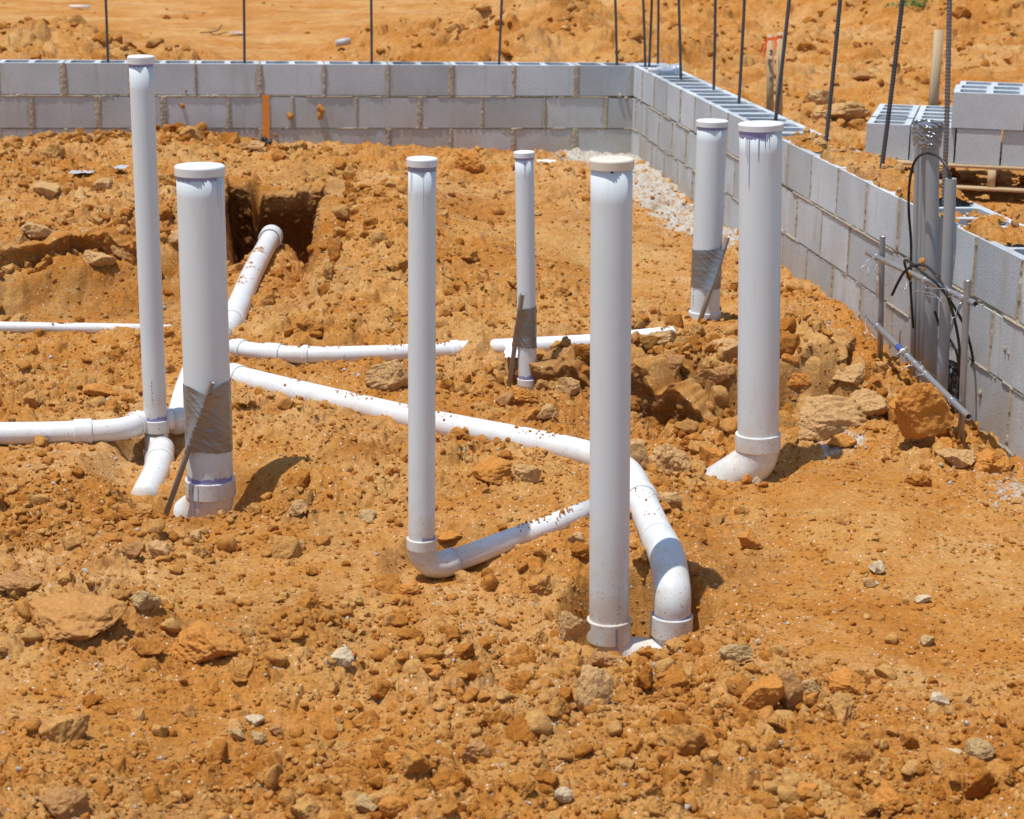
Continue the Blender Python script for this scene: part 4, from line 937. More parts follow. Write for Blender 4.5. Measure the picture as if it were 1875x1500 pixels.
def prints(root, k, th, z0, n, sz, seed):
    rs = np.random.default_rng(seed); z = z0
    for q in range(n):
        hh = sz * rs.uniform(.6, 1.1); w_ = sz * .5 / axis(k)[2]; mb = MB()
        if rs.uniform() < .8: mb.add(*stain(root, k, lambda x, z=z: z, lambda x, z=z, hh=hh: z + hh, th, th + w_ * .35, n=4))
        if rs.uniform() < .6: mb.add(*stain(root, k, lambda x, z=z: z + hh * .7, lambda x, z=z, hh=hh: z + hh, th + w_ * .35, th + w_, n=4))
        if mb.n: mb.build('print_mark', M['ink'], root)
        z += sz * 1.5
prints(bpy.data.objects['standpipe'], 'a', -.05, .06, 7, .0075, 3)
# c: slim pipe centre-left
t, b, r, d = axis('c'); L = np.linalg.norm(t - b); root = empty('standpipe', b - d * .1); tag(root, 'slim white standpipe left of centre ending in an exposed elbow', 'pipe')
body(root, 'c'); cap(root, 'c', .026, .0035); collar(root, b - d * .022, d, r, .030, .0045)
P = np.vstack([C_EL, CEND]); mb = MB(); mb.sweep(P, r + .0015, 48, False, True); mb.build('elbow', M['pvc'], root)
stains(root, 'c', [(wav(7, L - .020, .003), lambda x: L - .008, -1.5, 1.5)], 'drip'); stains(root, 'c', drip(-.75, .055, .05, L - .014, 5) + drip(-.9, .095, .02, L - .014, 6) + drip(.15, .11, .03, L - .02, 7), 'drip', 'primer_drip')
stains(root, 'c', [(lambda x: .0085, wav(8, .016, .006, 2.5), .1, 1.35)])
cend = P[-1]
# d: slimmest pipe
t, b, r, d = axis('d'); L = np.linalg.norm(t - b); root = empty('standpipe', b - d * .1); tag(root, 'slimmest and shortest white standpipe, mid ground, with tape and leaning stake', 'pipe')
body(root, 'd', -.10); cap(root, 'd', .025, .0035); collar(root, b - d * .03, d, r, .026, .0042)
stains(root, 'd', [(wav(9, L - .016, .002), lambda x: L - .008, -1.5, 1.5)], 'drip'); stains(root, 'd', drip(.05, .04, .12, L - .012, 8) + drip(.02, .07, .04, L - .012, 9), 'primer', 'primer_drip')
stains(root, 'd', [(lambda x: -.003, wav(10, .008, .004, 2.5), -1.2, .3), (lambda x: -.003, lambda x: .01 + .02 * max(0, x - .2), .2, 1.4)])
tape(root, onax('d', 634), onax('d', 562), r, (.004, 0), (-.004, 0), stake_th=-.6, seed=8, line=(LD := stake_line('d', 634, 562, (931, 716), (956, 538))))
stake3(LD, .0082, 'grey hollow stake taped to the slimmest standpipe')
prints(root, 'd', -1.0, .20, 10, .006, 4)
# e: big front pipe and the bend beside it
t, b, r, d = axis('e'); L = np.linalg.norm(t - b); root = empty('standpipe', b - d * .1); tag(root, 'large white standpipe nearest the viewer with a cream stained cap', 'pipe')
body(root, 'e'); cap(root, 'e', .030, .0035, 'pvc_cap_dirty'); collar(root, b - d * .052, d, r, .056, .006)
st0 = np.array([D(1230, 1130, 4.40)[0], 4.40, D(1230, 1130, 4.40)[2]])
dx = np.array([st0[0] - b[0], .02, 0]); dx /= np.linalg.norm(dx)
el = arc(b - d * .04, -d, (1, .05, -.10), .058, 14); P = np.vstack([el, [st0[0] - .01, 4.39, el[-1][2] - .002]]); mb = MB(); mb.sweep(P, np.append(np.full(14, r + .001), r * .93), 56, False, False); mb.build('elbow', M['pvc'], root)
stains(root, 'e', [(lambda x: -.115, lambda x: -.005, .26, .36)], 'primer', 'primer_drip', rr=r + .0064)
stains(root, 'e', [(lambda x: L - .015, lambda x: L - .010, -.1, .05)], 'ink', 'print_mark')
# f: taped pipe by the wall
t, b, r, d = axis('f'); L = np.linalg.norm(t - b); root = empty('standpipe', b - d * .1); tag(root, 'wide white standpipe wrapped in silver tape, standing near the side wall', 'pipe')
body(root, 'f', -.12); cap(root, 'f', .028, .004); collar(root, b - d * .055, d, r, .035, .006)
stains(root, 'f', [(wav(11, L - .020, .003), lambda x: L - .010, -1.5, 1.5)], 'drip'); stains(root, 'f', [(wav(12, L - .018, .002), lambda x: L - .012, -.3, .9)])
tape(root, onax('f', 524), onax('f', 454), r, (.006, 0), (-.002, .0), stake_th=.75, seed=11, line=(LF := stake_line('f', 524, 454, (1285, 578), (1332, 436))))
stake3(LF, .0090, 'thin steel stake tilted right, taped to the wide pipe near the side wall')
prints(root, 'f', -1.05, .0, 7, .008, 5)
# g: right wide pipe with drips
t, b, r, d = axis('g'); L = np.linalg.norm(t - b); root = empty('standpipe', b - d * .1); tag(root, 'wide white standpipe with long purple drips, right of centre', 'pipe')
body(root, 'g'); cap(root, 'g', .026, .0035); collar(root, b - d * .048, d, r, .052, .0065)
el = arc(b - d * .04, -d, (-.9, .10, -.62), .085, 14); mb = MB(); mb.sweep(np.vstack([el, el[-1] + .20 * (el[-1] - el[-2]) / np.linalg.norm(el[-1] - el[-2])]), r + .002, 56, False, True); mb.build('elbow', M['pvc'], root)
stains(root, 'g', [(wav(13, L - .026, .006), lambda x: L - .008, -1.5, .1), (wav(14, L - .013, .002), lambda x: L - .008, .1, .6)])
stains(root, 'g', drip(-.66, .155, .05, L - .02, 1) + drip(-.2, .075, .06, L - .02, 2) + drip(.1, .045, .05, L - .014, 3), 'primer', 'primer_drip')
stains(root, 'g', drip(-.85, .06, .03, L - .02, 1) + drip(-.75, .08, .03, L - .02, 2) + drip(.3, .045, .04, L - .014, 3), 'drip', 'primer_drip')
# lying pipes
def lying(key, label, fit=(), extra=None, curve=False, open_end=False, name='drain_pipe'):
    P, r, kb = PATHS[key]; Pc = crom(P, 8) if curve else P
    root = empty(name, P[0]); tag(root, label, 'pipe')
    mb = MB()
    if open_end: hollow_tube(mb, Pc, r, .005, 44, depth=.3)
    else: mb.sweep(Pc, r, 44, True, True, up=(0, 0, 1))
    mb.build('pipe', M['pvc_lying'], root)
    cum = np.concatenate([[0], np.cumsum(np.linalg.norm(np.diff(Pc, axis=0), axis=1))])
    def at(s): return np.array([np.interp(s, cum, Pc[:, i]) for i in range(3)])
    for px, h, over in fit:   # px: pixel x of the coupling centre
        ss = np.linspace(0, cum[-1], 400); pts = np.array([at(s) for s in ss])
        u = np.array([pix(p)[0] for p in pts]); s = ss[np.argmin(np.abs(u - px))]
        a = at(s - h / 2); c = at(s + h / 2); dd = (c - a) / np.linalg.norm(c - a); collar(root, a, dd, r, h, over, 'coupling', 'pvc_lying')
    return root
lying('h1', 'thin white pipe half buried at the foot of the left bank')
lying('h2', 'white pipe with couplings entering from the left edge', ((152, .055, .0055), (250, .03, .005)), curve=True)
lying('h2b', 'short white branch pipe rising behind the thickest left standpipe', curve=True)
lying('p5', 'white pipe running up the trench with an open socket at the dark pit', ((424, .04, .006),), curve=True, open_end=True)
PP = PATHS['p5'][0]; dd = (PP[-1] - PP[-2]) / np.linalg.norm(PP[-1] - PP[-2])
collar(bpy.data.objects['drain_pipe.003'], PP[-1] - dd * .10, dd, .05, .11, .007, 'socket', 'pvc_lying')
lying('h3', 'white pipe half buried across the middle, farther of the two crossing lines', ((440, .035, .005), (500, .06, .005), (560, .02, .0045), (832, .03, .004)), curve=True)
lying('h4', 'long white pipe slanting down from the left standpipes to the front bend', ((432, .05, .005),), curve=True)
lying('h6', 'slim white pipe leading away from the exposed elbow towards the big front standpipe')
lying('k1', 'white curved pipe patch showing beside the foot of the leftmost standpipe', ((292, .02, .004),), curve=True)
# stain on h6 start
root = empty('drain_pipe', st0 + [0, 0, -.1]); tag(root, 'white bent pipe turning down into a socket right of the big front standpipe', 'pipe')
P5 = PATHS['h5'][0]; r5 = .0425
up0 = st0 + [0, 0, .035]
Pa = crom(np.vstack([P5[:3], P5[3]]), 10); dirn = (Pa[-1] - Pa[-2]) / np.linalg.norm(Pa[-1] - Pa[-2])
mb = MB(); mb.sweep(Pa, r5, 48, True, False, up=(0, 0, 1)); mb.build('pipe', M['pvc_lying'], root)
last = Pa[-1]
bend = crom(np.array([last, last + (up0 - last) * np.array([.55, .55, 0]) + [0, 0, .004], [up0[0] * .93 + last[0] * .07, up0[1] * .88 + last[1] * .12, up0[2] + (last[2] - up0[2]) * .55], up0 + [0, 0, .01], st0 - [0, 0, .005]]), 8)
mb = MB(); mb.sweep(bend, r5 + .003, 48, False, False, up=(0, 0, 1)); mb.build('elbow', M['pvc'], root)
collar(root, Pa[-3] , dirn, r5, .012, .0015, 'band', 'pvc')
collar(root, st0 - [0, 0, .045], np.array([0, 0, 1.]), r5 + .002, .052, .0075)
mb = MB(); mb.sweep([st0 - [0, 0, .04], st0 - [0, 0, .16]], [r5 + .003, r5 - .002], 48, False, True); mb.build('stub', M['pvc'], root)
k_ = 18; dd = (Pa[k_] - Pa[k_ - 1]) / np.linalg.norm(Pa[k_] - Pa[k_ - 1]); collar(root, Pa[k_] - dd * .02, dd, r5, .05, .006, 'coupling', 'pvc_lying')
V, Q, T = sweep([bend[0] - dirn * .012, bend[0] - dirn * .004], r5 + .0006, 48, False, False, up=(0, 0, 1)); mk('primer_stain', V, Q, M['primer'], root)
V, Q, T = sweep([st0 + [0, 0, .008], st0 + [0, 0, .013]], r5 + .0040, 48, False, False); mk('primer_stain', V, Q, M['primer'], root)
print('pipes', time.time() - T0)
# ---------------------------------------------------------------- conduit rack
def conduit(u0, v0, u1, v1, Y, r, label, sub=.25, open1=True):
    a = D(u0, v0, Y); b_ = D(u1, v1, Y); a = a + (a - b_) / np.linalg.norm(a - b_) * sub
    o = hollow_tube(MB(), [a, (a + b_) / 2, b_], r, .0025, 32, open1=open1).build('conduit', M['conduit']); tag(o, label, 'conduit', 'grey plastic conduits beside the side wall'); return o
conduit(1672, 690, 1682, 240, 6.62, .0125, 'grey conduit on the left edge of the taped bundle')
conduit(1682, 690, 1691, 238, 6.60, .0125, 'second grey conduit from the left in the taped bundle')
conduit(1690, 700, 1698, 236, 6.55, .0130, 'third grey conduit from the left in the taped bundle')
big = conduit(1704, 720, 1708, 236, 6.40, .0225, 'thickest grey conduit, right side of the taped bundle')
conduit(1722, 780, 1741, 327, 6.20, .0190, 'single grey conduit with an open top taking a black cable')
# torn tape crown over the bundle
root = empty('tape_wrap', D(1700, 236, 6.5)); tag(root, 'torn silver tape crowning the bundle of grey conduits', 'tape')
cpos = D(1699, 236, 6.47); nt, nh = 120, 34; th = np.linspace(0, 2 * pi, nt); V = []
for i in range(nh):
    f_ = i / (nh - 1); jag = .007 * fbm2(th * 3, th * 0 + 1., 1., 3, 5); z = -.055 + (.075 + jag * 1.6) * f_ + (.014 * fbm2(th * 2.5, th * 0 + 7., 1., 2, 8) * (1 - f_))
    rx = .041 + .002 * np.sin(th * 9 + f_ * 4) + .004 * f_ * np.sin(th * 14) + .0045 * f_; ry = .105 + .002 * np.sin(th * 7)
    pin_ = 1 + .12 * fbm2(th * 2., th * 0 + f_ * 6, 1.4, 3, 31) * (.4 + f_)
    V.append(np.stack([cpos[0] + rx * pin_ * np.cos(th), cpos[1] + ry * pin_ * np.sin(th), cpos[2] + z], -1))
V = np.concatenate(V); i = np.arange(nt * nh).reshape(nh, nt); Q = np.stack([i[:-1, :-1], i[:-1, 1:], i[1:, 1:], i[1:, :-1]], -1).reshape(-1, 4); mk('sleeve', V, Q, M['tape'], root, smooth=False)
nn_ = 40; A, B = np.meshgrid(np.linspace(-1, 1, nn_), np.linspace(-1, 1, nn_)); R_ = np.sqrt(A * A + B * B)
Z = cpos[2] + .018 - .020 * np.clip(R_, 0, 1) ** 2 + .008 * fbm2(A, B, 2.6, 3, 17, ridge=True); V = np.stack([cpos[0] - .004 + A * .037, cpos[1] + B * .098, Z], -1).reshape(-1, 3); i = np.arange(nn_ * nn_).reshape(nn_, nn_); Q = np.stack([i[:-1, :-1], i[:-1, 1:], i[1:, 1:], i[1:, :-1]], -1).reshape(-1, 4); Q = Q[(R_.ravel()[Q] < 1).all(1)]
mk('crumpled_top', V, Q, M['tape'], root, smooth=False)
# sleeve lower down joining the bundle
# rack of steel tubes
root = empty('tube_rack', D(1690, 760, 6.3)); tag(root, 'rack of galvanised steel tubes wired round the grey conduits', 'pipe rack')
def bar(u0, v0, Y0, u1, v1, Y1, r, name, o0=False, o1=True, ext=0.):
    a = D(u0, v0, Y0); b_ = D(u1, v1, Y1)
    if ext: a = a + (a - b_) / np.linalg.norm(a - b_) * ext
    hollow_tube(MB(), [a, (a + b_) / 2, b_], r, .0022, 28, open0=o0, open1=o1).build(name, M['galv'], root); return a, b_
U = bar(1588, 463, 6.95, 1787, 557, 5.80, .0100, 'crossbar'); Lw = bar(1588, 579, 6.95, 1774, 764, 5.72, .0105, 'crossbar')
bar(1612, 628, 6.88, 1616, 433, 6.88, .0105, 'upright', ext=.12); bar(1759, 812, 5.86, 1771, 514, 5.86, .0105, 'upright', ext=.12)
def wirepath(pts, r, name='tie_wire', mat='wire', parent=root, n=8):
    mb = MB(); mb.sweep(crom(pts, n), r, 8, True, True); return mb.build(name, M[mat], parent)
rw = np.random.default_rng(5)
def on(seg, f): return seg[0] + (seg[1] - seg[0]) * f
for (seg, f_, k) in ((U, .10, 4), (U, .42, 3), (U, .58, 4), (U, .74, 4), (U, .90, 2), (Lw, .12, 3), (Lw, .45, 5), (Lw, .52, 4), (Lw, .58, 4), (Lw, .62, 3), (Lw, .86, 3)):
    c = on(seg, f_); dd = (seg[1] - seg[0]) / np.linalg.norm(seg[1] - seg[0]); n1 = np.cross(dd, [0, 0, 1.]); n1 /= np.linalg.norm(n1); n2 = np.cross(dd, n1)
    mb = MB()
    tt = np.linspace(0, 2 * pi * 2.2, 40); mb.sweep(np.array([c + dd * (.0015 * t_ - .004) + .0122 * (math.cos(t_) * n1 + math.sin(t_) * n2) for t_ in tt]), .0011, 6)
    for j in range(k):
        pts = [c + rw.normal(0, .004, 3) + [0, -.012, 0]]; v = rw.normal(0, 1, 3) * [1, .5, .5] + [-.25, -.3, -.5]; v /= np.linalg.norm(v)
        for q in range(4): v = v + rw.normal(0, .55, 3); v /= np.linalg.norm(v); v[2] -= .12; pts.append(pts[-1] + v * rw.uniform(.010, .026))
        mb.sweep(crom(pts, 6), .0009, 6)
    mb.build('tie_wire', M['wire'], root)
# long loose wires
def Dp(l): return np.array([D(*p) for p in l])
wirepath(Dp([(1601, 467, 6.86), (1597, 478, 6.82), (1581, 487, 6.8), (1574, 494, 6.8), (1586, 502, 6.8), (1597, 492, 6.82), (1602, 512, 6.8)]), .0010)
wirepath(Dp([(1598, 476, 6.84), (1589, 495, 6.8), (1590, 505, 6.8), (1576, 518, 6.8)]), .0008)
wirepath(Dp([(1618, 486, 6.7), (1640, 508, 6.6), (1652, 505, 6.5), (1622, 520, 6.6), (1628, 530, 6.6)]), .0008)
wirepath(Dp([(1672, 510, 6.4), (1655, 525, 6.35), (1648, 524, 6.35), (1651, 533, 6.35)]), .0008)
wirepath(Dp([(1690, 534, 6.2), (1712, 540, 6.1), (1725, 553, 6.05), (1735, 544, 6.0), (1757, 541, 5.95)]), .0010)
wirepath(Dp([(1692, 541, 6.2), (1715, 545, 6.1), (1729, 552, 6.05), (1737, 540, 6.0), (1734, 530, 6.0), (1697, 527, 6.1), (1696, 520, 6.15)]), .0011)
wirepath(Dp([(1587, 582, 6.9), (1584, 596, 6.85), (1588, 607, 6.82), (1584, 615, 6.82), (1592, 622, 6.82)]), .0012)
wirepath(Dp([(1735, 738, 5.92), (1737, 750, 5.9), (1742, 756, 5.9), (1736, 746, 5.88), (1745, 736, 5.86)]), .0012)
V, Q, T = sweep([on(Lw, .34), on(Lw, .39)], .0108, 28, False, False); mk('sticker', V, Q, M['sticker'], root)
V, Q, T = sweep([on(Lw, .391), on(Lw, .405)], .0108, 28, False, False); mk('sticker', V, Q, M['white'], root)
for i, (px, py, Y, rr) in enumerate([(1688, 479, 6.38, .011), (1664, 505, 6.42, .012), (1692, 491, 6.37, .008)]):
    V, Fc = rock_shape(3, 700 + i, 6, .15); V = V * rr * np.array([.9, .9, 1.3]) + D(px, py, Y)
    o = mk('pebble', V, None, M['r_orange'], FT=Fc, smooth=False); tag(o, ('orange pebble wedged on the crossbar in front of the conduits', 'orange pebble caught under the crossbar left of the conduits', 'small orange chip below the pebble on the crossbar')[i], 'pebble')
# cables
def cable(pts, r, label):
    mb = MB(); mb.sweep(crom(Dp(pts), 12), r, 16, True, True); o = mb.build('cable', M['cable']); tag(o, label, 'cable')
cable([(1741, 338, 6.20), (1740, 324, 6.20), (1733, 305, 6.22), (1718, 287, 6.26), (1700, 281, 6.30), (1684, 285, 6.34), (1672, 303, 6.38), (1665, 340, 6.42), (1664, 385, 6.44), (1668, 440, 6.46), (1668, 480, 6.46), (1667, 520, 6.47), (1672, 600, 6.6)], .0046, 'black cable arching out of the single conduit over the bundle')
cable([(1633, 541, 6.40), (1645, 516, 6.38), (1658, 496, 6.34), (1676, 486, 6.28), (1694, 487, 6.22), (1710, 500, 6.12), (1726, 522, 6.04), (1738, 552, 6.0), (1750, 595, 6.05), (1757, 640, 6.1), (1757, 680, 6.15)], .0048, 'black cable looping over the crossbar with a cut end hanging left')
cable([(1668, 520, 6.42), (1657, 485, 6.40), (1658, 476, 6.36), (1668, 481, 6.32), (1690, 500, 6.22), (1715, 520, 6.10), (1738, 548, 6.02), (1760, 585, 6.06), (1772, 615, 6.1), (1781, 655, 6.15), (1778, 672, 6.2), (1766, 674, 6.25), (1745, 674, 6.3), (1732, 666, 6.3)], .0046, 'black cable swinging round the near upright to the right')
cable([(1712, 570, 6.25), (1722, 600, 6.25), (1738, 620, 6.2), (1752, 648, 6.18), (1757, 690, 6.2)], .0044, 'black cable behind the single conduit going into the ground')
# plastic sheet / black bag at conduit foot
nn_ = 30; A, B = np.meshgrid(np.linspace(0, 1, nn_), np.linspace(0, 1, nn_))
p00, p10, p01, p11 = D(1728, 655, 6.33), D(1778, 672, 6.26), D(1728, 740, 6.28), D(1770, 765, 6.2)
Pg = (p00 * (1 - A[..., None]) + p10 * A[..., None]) * (1 - B[..., None]) + (p01 * (1 - A[..., None]) + p11 * A[..., None]) * B[..., None]
Pg[..., 1] += .03 * fbm2(A, B, 2.5, 3, 71)
i = np.arange(nn_ * nn_).reshape(nn_, nn_); Q = np.stack([i[:-1, :-1], i[:-1, 1:], i[1:, 1:], i[1:, :-1]], -1).reshape(-1, 4)
o = mk('plastic_sheet', Pg.reshape(-1, 3), Q, M['cable']); tag(o, 'crumpled black plastic sheet between the conduits and the side wall', 'sheet')
# ---------------------------------------------------------------- block stack on a pallet
ya = math.radians(-14); ex = np.array([math.cos(ya), math.sin(ya)]); ey = np.array([-math.sin(ya), math.cos(ya)])
PB = D(1584, 279, 10.75); zb = .215; PB = G(1582, 291, zb)[:2]
def stack_block(ox, oy, zt, along, label, L=.3968, W=.245, grooves=False):
    O = PB + ex * ox + ey * oy
    root = MB()
    if along: hollow_block(root, O, ex, ey, L, W, .198, zt, wall=.034)
    else: hollow_block(root, O + ey * L, -ey, ex, L, W, .198, zt, wall=.034)
    o = root.build('concrete_block', M['block_plain'], smooth=False, useuv=True); clean(o)
    if grooves:
        mb = MB(); R3 = np.array([[ex[0], ey[0], 0], [ex[1], ey[1], 0], [0, 0, 1]])
        for gx in (.0125, W / 2 + .085):
            c = O + ex * (gx + .004) - ey * .006; mb.box(np.append(c, zt - .099), .022, .012, .196, R3)
        pass
    me = o.data; me.transform(Matrix.Translation((-O[0], -O[1], -(zt - .198)))); o.location = (O[0], O[1], zt - .198)
    tag(o, label, 'concrete block', 'loose hollow concrete blocks stacked on the pallet'); return o
z1 = zb + .198; z2 = z1 + .202
k = 0
for i in range(5):
    for j in range(3):
        if i > 2 and j > 0: continue
        jt = (.0, .012, -.006, .004, -.01)[i]
        stack_block(i * .255, j * .402 + jt + (.05 if i == 0 and j == 0 else 0), z1, False, ('lower layer block, %s column from the left, %s row of the pallet stack' % (('leftmost', 'second', 'third', 'fourth', 'fifth')[i], ('front', 'middle', 'rear')[j])))
for i in range(3):
    for j in range(3):
        if i == 2 and j: continue
        stack_block(.475 + i * .404 + (.02 if j == 2 else 0), -.012 + j * .252, z2, True, 'upper layer block, %s in the %s row of the pallet stack' % (('leftmost', 'second', 'third')[i], ('front', 'middle', 'rear')[j]))
root = empty('wooden_pallet', (PB[0], PB[1], .08)); tag(root, 'low timber pallet carrying the stack of grey blocks', 'pallet')
R3 = np.array([[ex[0], ey[0], 0], [ex[1], ey[1], 0], [0, 0, 1]])
for j in range(6):
    mb = MB(); mb.box(np.append(PB + ex * .72 + ey * (.03 + j * .215), zb - .012), 1.5, .10, .020, R3); mb.build('deck_board', M['wood'], root, smooth=False)
for i in range(3):
    mb = MB(); mb.box(np.append(PB + ex * (.02 + i * .68 + .02) + ey * .57, zb - .075), .045, 1.2, .10, R3); mb.build('stringer', M['wood'], root, smooth=False)
mb = MB(); mb.box(np.append(PB + ex * .72 + ey * (.0), zb - .133), 1.5, .10, .018, R3); mb.build('bottom_board', M['wood'], root, smooth=False)
# ---------------------------------------------------------------- wooden survey stakes
def wstake(u0, v0, u1, v1, Y, wpx, label, dpt=.02, ang=.2):
    a = D(u0, v0, Y); b_ = D(u1, v1, Y); w = wpx * fwd(a) / F; d = (b_ - a); L = np.linalg.norm(d); d /= L
    a = a - d * .15; x = np.array([math.cos(ang), math.sin(ang), 0]); x -= (x @ d) * d; x /= np.linalg.norm(x); y = np.cross(d, x)
    mb = MB(); mb.box((a + b_) / 2, w, dpt, L + .15, np.array([x, y, d]).T); o = mb.build('survey_stake', M['wood'], smooth=False); tag(o, label, 'stake'); return a, b_, x, y, d, w, o
YS = 10.6
st1 = wstake(1410, 205, 1411, 63, YS, 12.5, 'flat wooden survey stake with handwriting, left of the ribboned pair', .012, .1)
st2 = wstake(1426, 208, 1429, 59, YS + .06, 9.5, 'wooden survey stake on the right of the ribboned pair', .03, .3)
wstake(1706, 230, 1719, 55, 12.2, 15, 'wooden post standing behind the block stack', .035, .5)
# handwriting on the left stake
a, b_, x, y, d, w, so = st1; mb = MB(); glyphs = [[(-.8, .8), (.6, .9), (.7, .3), (-.2, .0), (.8, -.3), (.5, -.9), (-.8, -.8)], [(-.8, .8), (0, .0), (.8, .9), (0, 0), (-.1, -1)], [(.7, .7), (-.3, .9), (-.7, .0), (-.2, -.8), (.7, -.6)], [(-.6, -.9), (-.6, .9), (.5, .7), (.5, .1), (-.6, .0), (.7, -.2), (.6, -.9), (-.6, -.9)], [(-.5, -1), (.5, 1)], [(-.7, -1), (0, 1), (.7, -1)]]
fc = a * .5 + b_ * .5 - y * 0
sgn = -1 if y[1] > 0 else 1
for i, gl in enumerate(glyphs):
    h = D(1411, 95 + i * 16.5, YS); c = h + y * sgn * (.0062)
    s = w * .30
    pts = np.array([c + x * gx * s + d * gy * s * 1.05 for gx, gy in gl])
    mb.sweep(crom(pts, 4), .0008, 6)
mb.build('handwriting', M['ink'], so)
def ribbon(pts, w, name, parent):
    P = crom(Dp(pts), 8); Tn, U_, W_ = frames(P, (0, 0, 1)); n = len(P); ww = w * (1 + .25 * np.sin(np.arange(n) * .9))
    side_ = np.where(np.abs(Tn[:, 2:3]) > .6, np.array([[1., .2, 0]]), np.array([[0, .1, 1.]]))
    V = np.concatenate([P - side_ * ww[:, None] / 2, P + side_ * ww[:, None] / 2]); i = np.arange(n - 1); Q = np.stack([i, i + 1, i + 1 + n, i + n], -1)
    return mk(name, V, Q, M['ribbon'], parent)
root = empty('flagging_ribbon', D(1415, 72, YS)); tag(root, 'bright orange flagging ribbon tied across the paired wooden stakes', 'ribbon')
ribbon([(1401, 75, YS - .02), (1404, 72, YS - .03), (1416, 71, YS - .03), (1426, 68, YS - .03), (1433, 68, YS)], .018, 'band', root)
ribbon([(1403, 73, YS - .03), (1398, 80, YS - .05), (1394, 96, YS - .05)], .012, 'tail', root)
ribbon([(1403, 74, YS - .03), (1401, 88, YS - .04), (1398, 105, YS - .05)], .014, 'tail', root)
ribbon([(1419, 70, YS - .03), (1421, 82, YS - .04), (1419, 90, YS - .05)], .013, 'tail', root)
# ---------------------------------------------------------------- crushed bottle on the wall corner
bp = G(1191, 129, WZ + .02); bq = D(1238, 111, bp[1] + .02); dd = (bq - bp) / np.linalg.norm(bq - bp); L = .20
prof = [(0, .012), (.02, .013), (.03, .016), (.06, .027), (.08, .031), (.10, .028), (.115, .032), (.13, .029), (.145, .033), (.17, .034), (.19, .033), (.20, .026), (.202, .005)]
n = 60; hs = np.linspace(0, .202, n); rs = np.interp(hs, [p[0] for p in prof], [p[1] for p in prof]) + .0012 * np.sin(hs * 300)
dd = np.array([dd[0], dd[1], .06]); dd /= np.linalg.norm(dd); bp[2] = WZ + .022
def crush(RR, th, PP): return RR * (1 + .12 * np.sin(2 * th + 1)[None] + .05 * np.sin(5 * th[None] + hs[:, None] * 60))
root = empty('plastic_bottle', bp); tag(root, 'crushed clear plastic bottle lying on the wall corner', 'bottle')
V, Q, T = sweep(np.array([bp + dd * h for h in hs]), rs * .95, 32, False, True, crush); mk('bottle_body', V, Q, M['plastic'], root, FT=T)
V, Q, T = sweep([bp - dd * .012, bp + dd * .006], .0145, 24, True, True); mk('bottle_cap', V, Q, M['white'], root, FT=T, smooth=False)
